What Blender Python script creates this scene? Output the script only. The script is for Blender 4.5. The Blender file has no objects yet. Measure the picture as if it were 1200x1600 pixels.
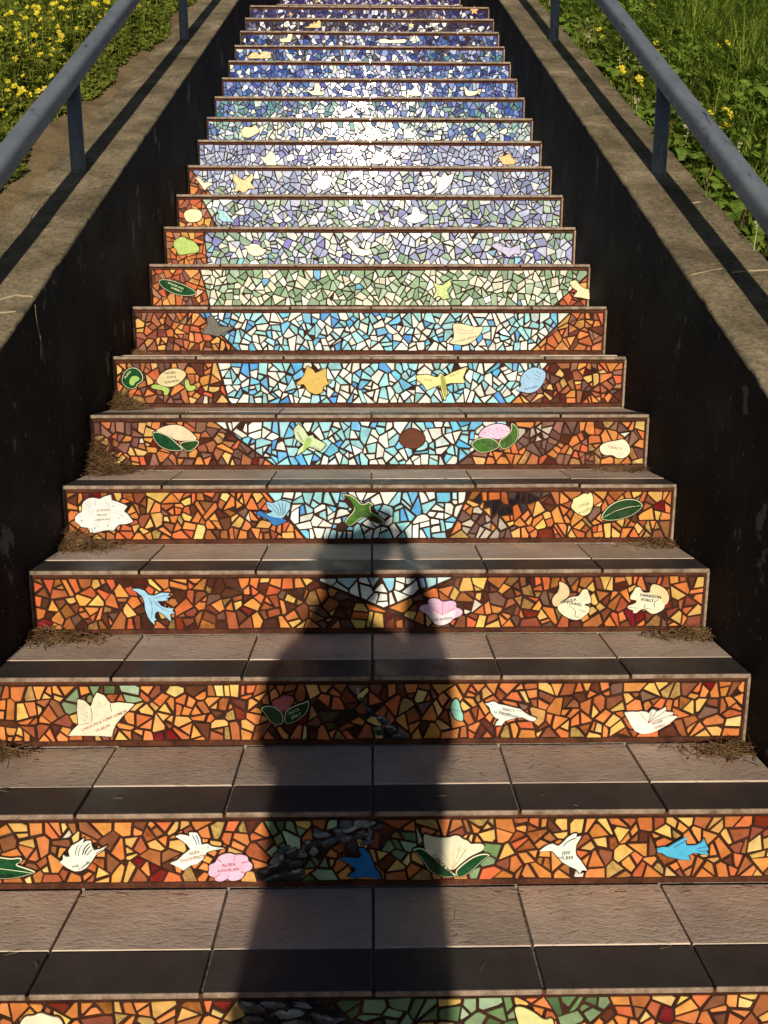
import bpy, bmesh, math, random
from mathutils import Vector, noise as mnoise
from mathutils.geometry import tessellate_polygon

# ------------------------------------------------------------------ camera, sky, sun, exposure
scene = bpy.context.scene
COL = scene.collection
R = math.radians
RISE, RUN, WIDTH = 0.18026, 0.28, 1.803      # one step and the clear width of the flight
HALF = WIDTH / 2
TOP_STEP, LOW_STEP = 20, -2                  # nosing 0 is at y = 0, z = 0
STREET_Z = RISE * (LOW_STEP - 1)

cam = bpy.data.cameras.new('camera')
cam.sensor_fit = 'VERTICAL'; cam.sensor_height = 24.0
cam.lens = 1304.59 / 1600.0 * 24.0
cam.clip_start = 0.05; cam.clip_end = 1000
cam_ob = bpy.data.objects.new('camera', cam); COL.objects.link(cam_ob)
cam_ob.location = (0.0006, -1.2802, 1.1216)
cam_ob.rotation_euler = (math.pi / 2 - 0.198447, 0, -0.0154855)
scene.camera = cam_ob

SUN_EL, SUN_AZ = R(12.6), R(180.6)           # azimuth clockwise from +Y
world = bpy.data.worlds.new('World'); scene.world = world; world.use_nodes = True
wn = world.node_tree.nodes; wl = world.node_tree.links
sky = wn.new('ShaderNodeTexSky'); sky.sky_type = 'NISHITA'; sky.sun_disc = False
sky.sun_elevation = SUN_EL; sky.sun_rotation = SUN_AZ
sky.air_density = 0.8; sky.dust_density = 0.3; sky.ozone_density = 1.0
bg = wn['Background']; bg.inputs['Strength'].default_value = 0.05
wl.new(sky.outputs['Color'], bg.inputs['Color'])
sun = bpy.data.lights.new('sun', 'SUN'); sun.energy = 5.0; sun.angle = R(0.75); sun.color = (1.0, 0.84, 0.63)
sun_ob = bpy.data.objects.new('sun', sun); COL.objects.link(sun_ob)
sd = Vector((math.sin(SUN_AZ) * math.cos(SUN_EL), math.cos(SUN_AZ) * math.cos(SUN_EL), math.sin(SUN_EL)))
sun_ob.rotation_euler = sd.to_track_quat('Z', 'Y').to_euler()
sun_ob.location = sd * 30

scene.view_settings.view_transform = 'Standard'; scene.view_settings.look = 'None'
scene.view_settings.exposure = 0.05; scene.view_settings.gamma = 1.0
scene.view_settings.use_curve_mapping = False
scene.render.engine = 'CYCLES'
scene.cycles.max_bounces = 5; scene.cycles.sample_clamp_indirect = 4.0
scene.cycles.use_denoising = True

# ------------------------------------------------------------------ helpers
def lin(c):
    c /= 255.0
    return c / 12.92 if c <= 0.04045 else ((c + 0.055) / 1.055) ** 2.4
def hexc(h):
    return tuple(lin(int(h[i:i + 2], 16)) for i in (0, 2, 4))

def tag(o, label=None, cat=None, group=None, kind=None):
    if label: o['label'] = label
    if cat: o['category'] = cat
    if group: o['group'] = group
    if kind: o['kind'] = kind
    return o
def link(name, me, mat=None, parent=None, loc=None):
    o = bpy.data.objects.new(name, me); COL.objects.link(o)
    if mat is not None and me is not None:
        for m in (mat if isinstance(mat, (list, tuple)) else [mat]): me.materials.append(m)
    if parent is not None: o.parent = parent
    if loc is not None: o.location = loc
    return o
def mesh(name, v, f, smooth=False):
    me = bpy.data.meshes.new(name); me.from_pydata(v, [], f); me.update()
    if smooth:
        for p in me.polygons: p.use_smooth = True
    return me
def empty(name, loc=(0, 0, 0)):
    o = bpy.data.objects.new(name, None); COL.objects.link(o); o.location = loc
    o.empty_display_size = 0.05
    return o
def bm_mesh(name, bm, smooth=False):
    me = bpy.data.meshes.new(name); bm.to_mesh(me); bm.free()
    if smooth:
        for p in me.polygons: p.use_smooth = True
    return me
def bevel_box(x0, x1, y0, y1, z0, z1, r, seg=2):
    bm = bmesh.new(); bmesh.ops.create_cube(bm, size=1)
    for v in bm.verts:
        v.co = Vector(((x0 + x1) / 2 + v.co.x * (x1 - x0), (y0 + y1) / 2 + v.co.y * (y1 - y0), (z0 + z1) / 2 + v.co.z * (z1 - z0)))
    if r: bmesh.ops.bevel(bm, geom=list(bm.edges), offset=r, segments=seg, affect='EDGES', profile=0.5)
    return bm
def n3(x, y, z=0.0): return mnoise.noise(Vector((x, y, z)))

# ------------------------------------------------------------------ materials
def newmat(name):
    m = bpy.data.materials.new(name); m.use_nodes = True
    nt = m.node_tree; return m, nt, nt.nodes['Principled BSDF']
def N(nt, t, **kw):
    n = nt.nodes.new(t)
    for k, v in kw.items():
        if k in n.inputs: n.inputs[k].default_value = v
        else: setattr(n, k, v)
    return n
def ramp(nt, fac, stops):
    r = N(nt, 'ShaderNodeValToRGB'); e = r.color_ramp.elements
    while len(e) < len(stops): e.new(0.5)
    for el, (p, c) in zip(e, stops): el.position = p; el.color = (*c, 1) if len(c) == 3 else c
    nt.links.new(fac, r.inputs['Fac']); return r
def mix(nt, fac, a, b, mode='MIX'):
    m = N(nt, 'ShaderNodeMix', data_type='RGBA', blend_type=mode)
    for s, v in ((m.inputs[0], fac), (m.inputs[6], a), (m.inputs[7], b)):
        if isinstance(v, bpy.types.NodeSocket): nt.links.new(v, s)
        elif isinstance(v, (int, float)): s.default_value = v
        else: s.default_value = (*v, 1)
    return m.outputs[2]
def texco(nt, scale=(1, 1, 1), rot=(0, 0, 0), out='Object'):
    c = N(nt, 'ShaderNodeTexCoord'); mp = N(nt, 'ShaderNodeMapping')
    mp.inputs['Scale'].default_value = scale; mp.inputs['Rotation'].default_value = rot
    nt.links.new(c.outputs[out], mp.inputs[0]); return mp.outputs[0]
def worldpos(nt, scale=(1, 1, 1), rot=(0, 0, 0)):
    c = N(nt, 'ShaderNodeNewGeometry'); mp = N(nt, 'ShaderNodeMapping')
    mp.inputs['Scale'].default_value = scale; mp.inputs['Rotation'].default_value = rot
    nt.links.new(c.outputs['Position'], mp.inputs[0]); return mp.outputs[0]
def noise(nt, vec, scale, detail=4, rough=0.55, dist=0.0):
    n = N(nt, 'ShaderNodeTexNoise', Scale=scale, Detail=detail, Roughness=rough, Distortion=dist)
    nt.links.new(vec, n.inputs['Vector']); return n.outputs['Fac']
def bump(nt, bsdf, h, strength=0.3, dist=0.01, prev=None):
    b = N(nt, 'ShaderNodeBump', Strength=strength, Distance=dist)
    nt.links.new(h, b.inputs['Height'])
    if prev is not None: nt.links.new(prev, b.inputs['Normal'])
    nt.links.new(b.outputs[0], bsdf.inputs['Normal']); return b.outputs[0]

_glaze = {}
SUNLIT = (1.26, 1.06, 0.82)       # what the low sun returns from a white riser, per channel
def albedo(h): return tuple(min(0.80, a / b) for a, b in zip(hexc(h), SUNLIT))
def glaze(h, mottled=0.0, rough=0.105, spec=0.13, figure=False):
    key = (h, mottled, rough, figure)
    if key in _glaze: return _glaze[key]
    m, nt, b = newmat('glaze_' + h + ('_mottled' if mottled else ''))
    info = N(nt, 'ShaderNodeObjectInfo')
    hsv = N(nt, 'ShaderNodeHueSaturation'); hsv.inputs['Color'].default_value = (*[min(0.82, c * (0.98 if figure else 1.0)) for c in albedo(h)], 1)
    mr = N(nt, 'ShaderNodeMapRange'); mr.inputs[3].default_value = 0.96 if figure else 0.80; mr.inputs[4].default_value = 1.04 if figure else 1.14
    nt.links.new(info.outputs['Random'], mr.inputs[0]); nt.links.new(mr.outputs[0], hsv.inputs['Value'])
    mh = N(nt, 'ShaderNodeMath', operation='MULTIPLY'); mh.inputs[1].default_value = 7.31
    mf = N(nt, 'ShaderNodeMath', operation='FRACT'); nt.links.new(info.outputs['Random'], mh.inputs[0]); nt.links.new(mh.outputs[0], mf.inputs[0])
    m2 = N(nt, 'ShaderNodeMapRange'); m2.inputs[3].default_value = 0.485; m2.inputs[4].default_value = 0.515
    nt.links.new(mf.outputs[0], m2.inputs[0]); nt.links.new(m2.outputs[0], hsv.inputs['Hue'])
    p = worldpos(nt)
    n1 = noise(nt, p, 38, 2, 0.6)
    r1 = ramp(nt, n1, [(0.3, (0.90 if figure else 0.76,) * 3), (0.7, (1.06 if figure else 1.10,) * 3)])
    c = mix(nt, 1.0, hsv.outputs[0], r1.outputs[0], 'MULTIPLY')
    if mottled:
        n2 = noise(nt, p, 70, 5, 0.65, 0.6)
        r2 = ramp(nt, n2, [(0.38, (0.35, 0.28, 0.20)), (0.62, (1.25, 1.15, 0.9))])
        c = mix(nt, mottled, c, mix(nt, 1.0, c, r2.outputs[0], 'MULTIPLY'))
    # thin dust and grime that lies on every tile
    n4 = noise(nt, p, 9, 4, 0.7)
    r4 = ramp(nt, n4, [(0.50, (0, 0, 0)), (0.78, (1, 1, 1))])
    dm = N(nt, 'ShaderNodeMath', operation='MULTIPLY'); dm.inputs[1].default_value = 0.22
    nt.links.new(r4.outputs[0], dm.inputs[0])
    c = mix(nt, dm.outputs[0], c, (0.20, 0.13, 0.09))
    nt.links.new(c, b.inputs['Base Color'])
    b.inputs['Roughness'].default_value = rough
    b.inputs['Specular IOR Level'].default_value = spec
    bump(nt, b, noise(nt, p, 70 if figure else 45, 4 if figure else 2), 0.18 if figure else 0.05, 0.004)
    _glaze[key] = m; return m

def simple(name, h, rough=0.6, spec=0.3, metal=0.0):
    m, nt, b = newmat(name); b.inputs['Base Color'].default_value = (*hexc(h), 1)
    b.inputs['Roughness'].default_value = rough; b.inputs['Specular IOR Level'].default_value = spec
    b.inputs['Metallic'].default_value = metal
    return m

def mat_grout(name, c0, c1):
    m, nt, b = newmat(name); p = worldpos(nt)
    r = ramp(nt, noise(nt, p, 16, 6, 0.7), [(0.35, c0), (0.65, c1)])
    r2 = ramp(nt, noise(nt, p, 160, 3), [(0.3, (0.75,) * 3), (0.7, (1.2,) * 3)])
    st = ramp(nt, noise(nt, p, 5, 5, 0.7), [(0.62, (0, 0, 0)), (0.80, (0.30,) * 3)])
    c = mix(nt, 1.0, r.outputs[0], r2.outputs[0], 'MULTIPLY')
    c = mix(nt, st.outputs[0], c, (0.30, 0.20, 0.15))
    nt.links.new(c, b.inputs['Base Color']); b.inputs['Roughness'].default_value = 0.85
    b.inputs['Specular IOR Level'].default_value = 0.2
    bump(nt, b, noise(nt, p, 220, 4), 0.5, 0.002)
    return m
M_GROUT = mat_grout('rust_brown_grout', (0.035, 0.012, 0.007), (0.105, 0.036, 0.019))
M_GROUT_SHADED = mat_grout('shaded_joint_grout', (0.016, 0.006, 0.004), (0.048, 0.017, 0.010))  # same grout as the bands, darkened to paint in shade between the tiles
M_GROUT_DARK = mat_grout('dark_grout', (0.012, 0.007, 0.006), (0.045, 0.020, 0.013))

def mat_tread():
    m, nt, b = newmat('slate_textured_tile'); p = worldpos(nt)
    ps = worldpos(nt, (42, 105, 42), (0, 0, R(24)))
    info = N(nt, 'ShaderNodeObjectInfo')
    vr = N(nt, 'ShaderNodeMapRange'); vr.inputs[3].default_value = 0.84; vr.inputs[4].default_value = 1.12
    nt.links.new(info.outputs['Random'], vr.inputs[0])
    base = ramp(nt, noise(nt, p, 7, 6, 0.65), [(0.3, (0.44, 0.362, 0.308)), (0.55, (0.585, 0.488, 0.420)), (0.75, (0.67, 0.56, 0.482))])
    streak = noise(nt, ps, 1.0, 6, 0.62, 0.8)
    pits = ramp(nt, streak, [(0.27, (0.38, 0.33, 0.30)), (0.40, (1.0, 1.0, 1.0))])
    c = mix(nt, 0.8, base.outputs[0], pits.outputs[0], 'MULTIPLY')
    vm = N(nt, 'ShaderNodeCombineColor')
    for i in range(3): nt.links.new(vr.outputs[0], vm.inputs[i])
    c = mix(nt, 1.0, c, vm.outputs[0], 'MULTIPLY')
    st = ramp(nt, noise(nt, p, 2.6, 5, 0.7), [(0.55, (0, 0, 0)), (0.8, (0.38,) * 3)])
    c = mix(nt, st.outputs[0], c, (0.22, 0.165, 0.13))
    nt.links.new(c, b.inputs['Base Color']); b.inputs['Roughness'].default_value = 0.6
    b.inputs['Specular IOR Level'].default_value = 0.35
    h = ramp(nt, streak, [(0.30, (0, 0, 0)), (0.5, (0.75,) * 3), (0.8, (1, 1, 1))])
    q = bump(nt, b, h.outputs[0], 0.42, 0.0026)
    bump(nt, b, noise(nt, p, 55, 5, 0.6), 0.35, 0.003, q)
    return m
def mat_nosing():
    m, nt, b = newmat('charcoal_nosing_tile'); p = worldpos(nt)
    base = ramp(nt, noise(nt, p, 9, 5, 0.65), [(0.3, (0.040, 0.036, 0.038)), (0.7, (0.075, 0.066, 0.064))])
    sc = ramp(nt, noise(nt, worldpos(nt, (30, 160, 30), (0, 0, R(-18))), 1, 4, 0.6), [(0.68, (0, 0, 0)), (0.80, (0.18,) * 3)])
    c = mix(nt, sc.outputs[0], base.outputs[0], (0.20, 0.17, 0.15))
    nt.links.new(c, b.inputs['Base Color'])
    rr = ramp(nt, noise(nt, p, 14, 4), [(0.3, (0.42,) * 3), (0.7, (0.62,) * 3)])
    nt.links.new(rr.outputs[0], b.inputs['Roughness']); b.inputs['Specular IOR Level'].default_value = 0.45
    bump(nt, b, noise(nt, p, 120, 4), 0.2, 0.002)
    return m
def mat_edge():
    m, nt, b = newmat('worn_tile_edge'); p = worldpos(nt)
    r = ramp(nt, noise(nt, p, 30, 5, 0.7), [(0.35, (0.10, 0.068, 0.048)), (0.62, (0.29, 0.222, 0.170))])
    nt.links.new(r.outputs[0], b.inputs['Base Color']); b.inputs['Roughness'].default_value = 0.6
    return m
M_TREAD, M_NOSE, M_EDGE = mat_tread(), mat_nosing(), mat_edge()

def mat_concrete(name, stops, wet=0.0):
    m, nt, b = newmat(name); p = worldpos(nt)
    base = ramp(nt, noise(nt, p, 3.4, 7, 0.72, 0.5), stops)
    sp = ramp(nt, noise(nt, p, 75, 5, 0.7), [(0.35, (0.55,) * 3), (0.6, (1.12,) * 3)])
    c = mix(nt, 1.0, base.outputs[0], sp.outputs[0], 'MULTIPLY')
    vo = N(nt, 'ShaderNodeTexVoronoi', Scale=60.0); nt.links.new(p, vo.inputs['Vector'])
    pt = ramp(nt, vo.outputs['Distance'], [(0.10, (0.25,) * 3), (0.2, (1, 1, 1))])
    gate = ramp(nt, noise(nt, p, 11, 3), [(0.55, (0, 0, 0)), (0.65, (0.8,) * 3)])
    c = mix(nt, gate.outputs[0], c, mix(nt, 1.0, c, pt.outputs[0], 'MULTIPLY'))
    lich = ramp(nt, noise(nt, p, 6.5, 6, 0.75), [(0.53, (0, 0, 0)), (0.70, (0.75,) * 3)])
    c = mix(nt, lich.outputs[0], c, (0.055, 0.048, 0.030))
    nt.links.new(c, b.inputs['Base Color']); b.inputs['Roughness'].default_value = 0.9
    b.inputs['Specular IOR Level'].default_value = 0.2
    q = bump(nt, b, noise(nt, p, 28, 6, 0.65), 0.5, 0.008)
    bump(nt, b, noise(nt, p, 180, 4, 0.6), 0.5, 0.003, q)
    return m
M_CAP = mat_concrete('weathered_tan_concrete', [(0.30, (0.070, 0.058, 0.038)), (0.46, (0.150, 0.126, 0.084)), (0.60, (0.235, 0.200, 0.138)), (0.74, (0.38, 0.335, 0.25))])
M_PAVE = mat_concrete('pavement_concrete', [(0.30, (0.20, 0.19, 0.17)), (0.5, (0.28, 0.26, 0.23)), (0.7, (0.34, 0.32, 0.29))])

def mat_blackwall():
    m, nt, b = newmat('black_painted_concrete'); p = worldpos(nt)
    base = ramp(nt, noise(nt, p, 3, 6, 0.7), [(0.3, (0.008, 0.008, 0.0095)), (0.52, (0.022, 0.0215, 0.022)), (0.72, (0.058, 0.054, 0.050))])
    run = ramp(nt, noise(nt, worldpos(nt, (4, 7, 0.9)), 1, 5, 0.65), [(0.55, (0, 0, 0)), (0.78, (0.7,) * 3)])
    c = mix(nt, run.outputs[0], base.outputs[0], (0.045, 0.036, 0.028))
    fl = ramp(nt, noise(nt, worldpos(nt, (60, 130, 30)), 1, 3, 0.6), [(0.69, (0, 0, 0)), (0.72, (0.9,) * 3)])
    c = mix(nt, fl.outputs[0], c, (0.42, 0.40, 0.36))
    big = ramp(nt, noise(nt, worldpos(nt, (7, 7, 4)), 1, 6, 0.7), [(0.635, (0, 0, 0)), (0.65, (0.6,) * 3)])
    c = mix(nt, big.outputs[0], c, (0.20, 0.19, 0.18))
    nt.links.new(c, b.inputs['Base Color']); b.inputs['Roughness'].default_value = 0.8
    b.inputs['Specular IOR Level'].default_value = 0.12
    bump(nt, b, noise(nt, p, 35, 6, 0.65), 0.35, 0.006)
    return m
M_BLACK = mat_blackwall()

def mat_rail():
    m, nt, b = newmat('slate_blue_rail_paint'); p = worldpos(nt)
    base = ramp(nt, noise(nt, p, 6, 6, 0.7), [(0.3, (0.098, 0.122, 0.160)), (0.7, (0.150, 0.178, 0.222))])
    wear = ramp(nt, noise(nt, p, 14, 7, 0.75, 0.4), [(0.58, (0, 0, 0)), (0.66, (0.8,) * 3)])
    c = mix(nt, wear.outputs[0], base.outputs[0], (0.045, 0.045, 0.050))
    crack = ramp(nt, noise(nt, worldpos(nt, (55, 5.0, 7.5)), 1, 5, 0.7, 0.5), [(0.34, (0.9,) * 3), (0.385, (0, 0, 0))])
    c = mix(nt, crack.outputs[0], c, (0.03, 0.03, 0.034))
    nt.links.new(c, b.inputs['Base Color'])
    rr = ramp(nt, noise(nt, p, 30, 4), [(0.3, (0.38,) * 3), (0.7, (0.6,) * 3)])
    nt.links.new(rr.outputs[0], b.inputs['Roughness']); b.inputs['Specular IOR Level'].default_value = 0.4
    q = bump(nt, b, noise(nt, p, 60, 5), 0.15, 0.003)
    bump(nt, b, crack.outputs[0], -0.25, 0.002, q)
    return m
M_RAIL = mat_rail()

def mat_soil(name, a, b_, c_):
    m, nt, b = newmat(name); p = worldpos(nt)
    base = ramp(nt, noise(nt, p, 5, 7, 0.7), [(0.3, a), (0.55, b_), (0.75, c_)])
    sp = ramp(nt, noise(nt, p, 140, 4, 0.7), [(0.35, (0.55,) * 3), (0.65, (1.1,) * 3)])
    nt.links.new(mix(nt, 1.0, base.outputs[0], sp.outputs[0], 'MULTIPLY'), b.inputs['Base Color'])
    b.inputs['Roughness'].default_value = 0.95; b.inputs['Specular IOR Level'].default_value = 0.1
    q = bump(nt, b, noise(nt, p, 22, 6, 0.7), 0.7, 0.012)
    bump(nt, b, noise(nt, p, 130, 4), 0.5, 0.004, q)
    return m
M_SOIL = mat_soil('sandy_soil', (0.11, 0.082, 0.048), (0.22, 0.168, 0.100), (0.33, 0.26, 0.165))
M_HUMUS = mat_soil('weedy_ground', (0.020, 0.020, 0.009), (0.042, 0.048, 0.017), (0.085, 0.095, 0.030))

def mat_leaf(name, dark, light, trans=0.35, rough=0.5):
    m, nt, b = newmat(name); p = worldpos(nt)
    r = ramp(nt, noise(nt, p, 19, 3, 0.6), [(0.3, dark), (0.7, light)])
    r2 = ramp(nt, noise(nt, p, 2.2, 3, 0.6), [(0.3, (0.75,) * 3), (0.7, (1.2,) * 3)])
    c = mix(nt, 1.0, r.outputs[0], r2.outputs[0], 'MULTIPLY')
    nt.links.new(c, b.inputs['Base Color']); b.inputs['Roughness'].default_value = rough
    b.inputs['Specular IOR Level'].default_value = 0.3
    t = N(nt, 'ShaderNodeBsdfTranslucent'); nt.links.new(c, t.inputs['Color'])
    ms = N(nt, 'ShaderNodeMixShader'); ms.inputs[0].default_value = trans
    nt.links.new(b.outputs[0], ms.inputs[1]); nt.links.new(t.outputs[0], ms.inputs[2])
    nt.links.new(ms.outputs[0], nt.nodes['Material Output'].inputs['Surface'])
    return m
M_CLOVER = mat_leaf('clover_leaf', (0.075, 0.125, 0.014), (0.27, 0.30, 0.050))
M_GRASS = mat_leaf('grass_blade', (0.085, 0.165, 0.018), (0.32, 0.42, 0.070))
M_BROAD = mat_leaf('broad_weed_leaf', (0.070, 0.140, 0.016), (0.180, 0.270, 0.040), 0.25, 0.4)
M_DRY = mat_leaf('dry_straw', (0.13, 0.075, 0.030), (0.36, 0.24, 0.115), 0.1, 0.7)
M_PETAL = mat_leaf('yellow_petal', (0.70, 0.58, 0.02), (0.82, 0.74, 0.06), 0.3)
M_STEM = mat_leaf('flower_stem', (0.10, 0.14, 0.03), (0.18, 0.22, 0.06), 0.15)
M_BLOSSOM = mat_leaf('cream_blossom', (0.55, 0.55, 0.30), (0.75, 0.72, 0.50), 0.2)

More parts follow.
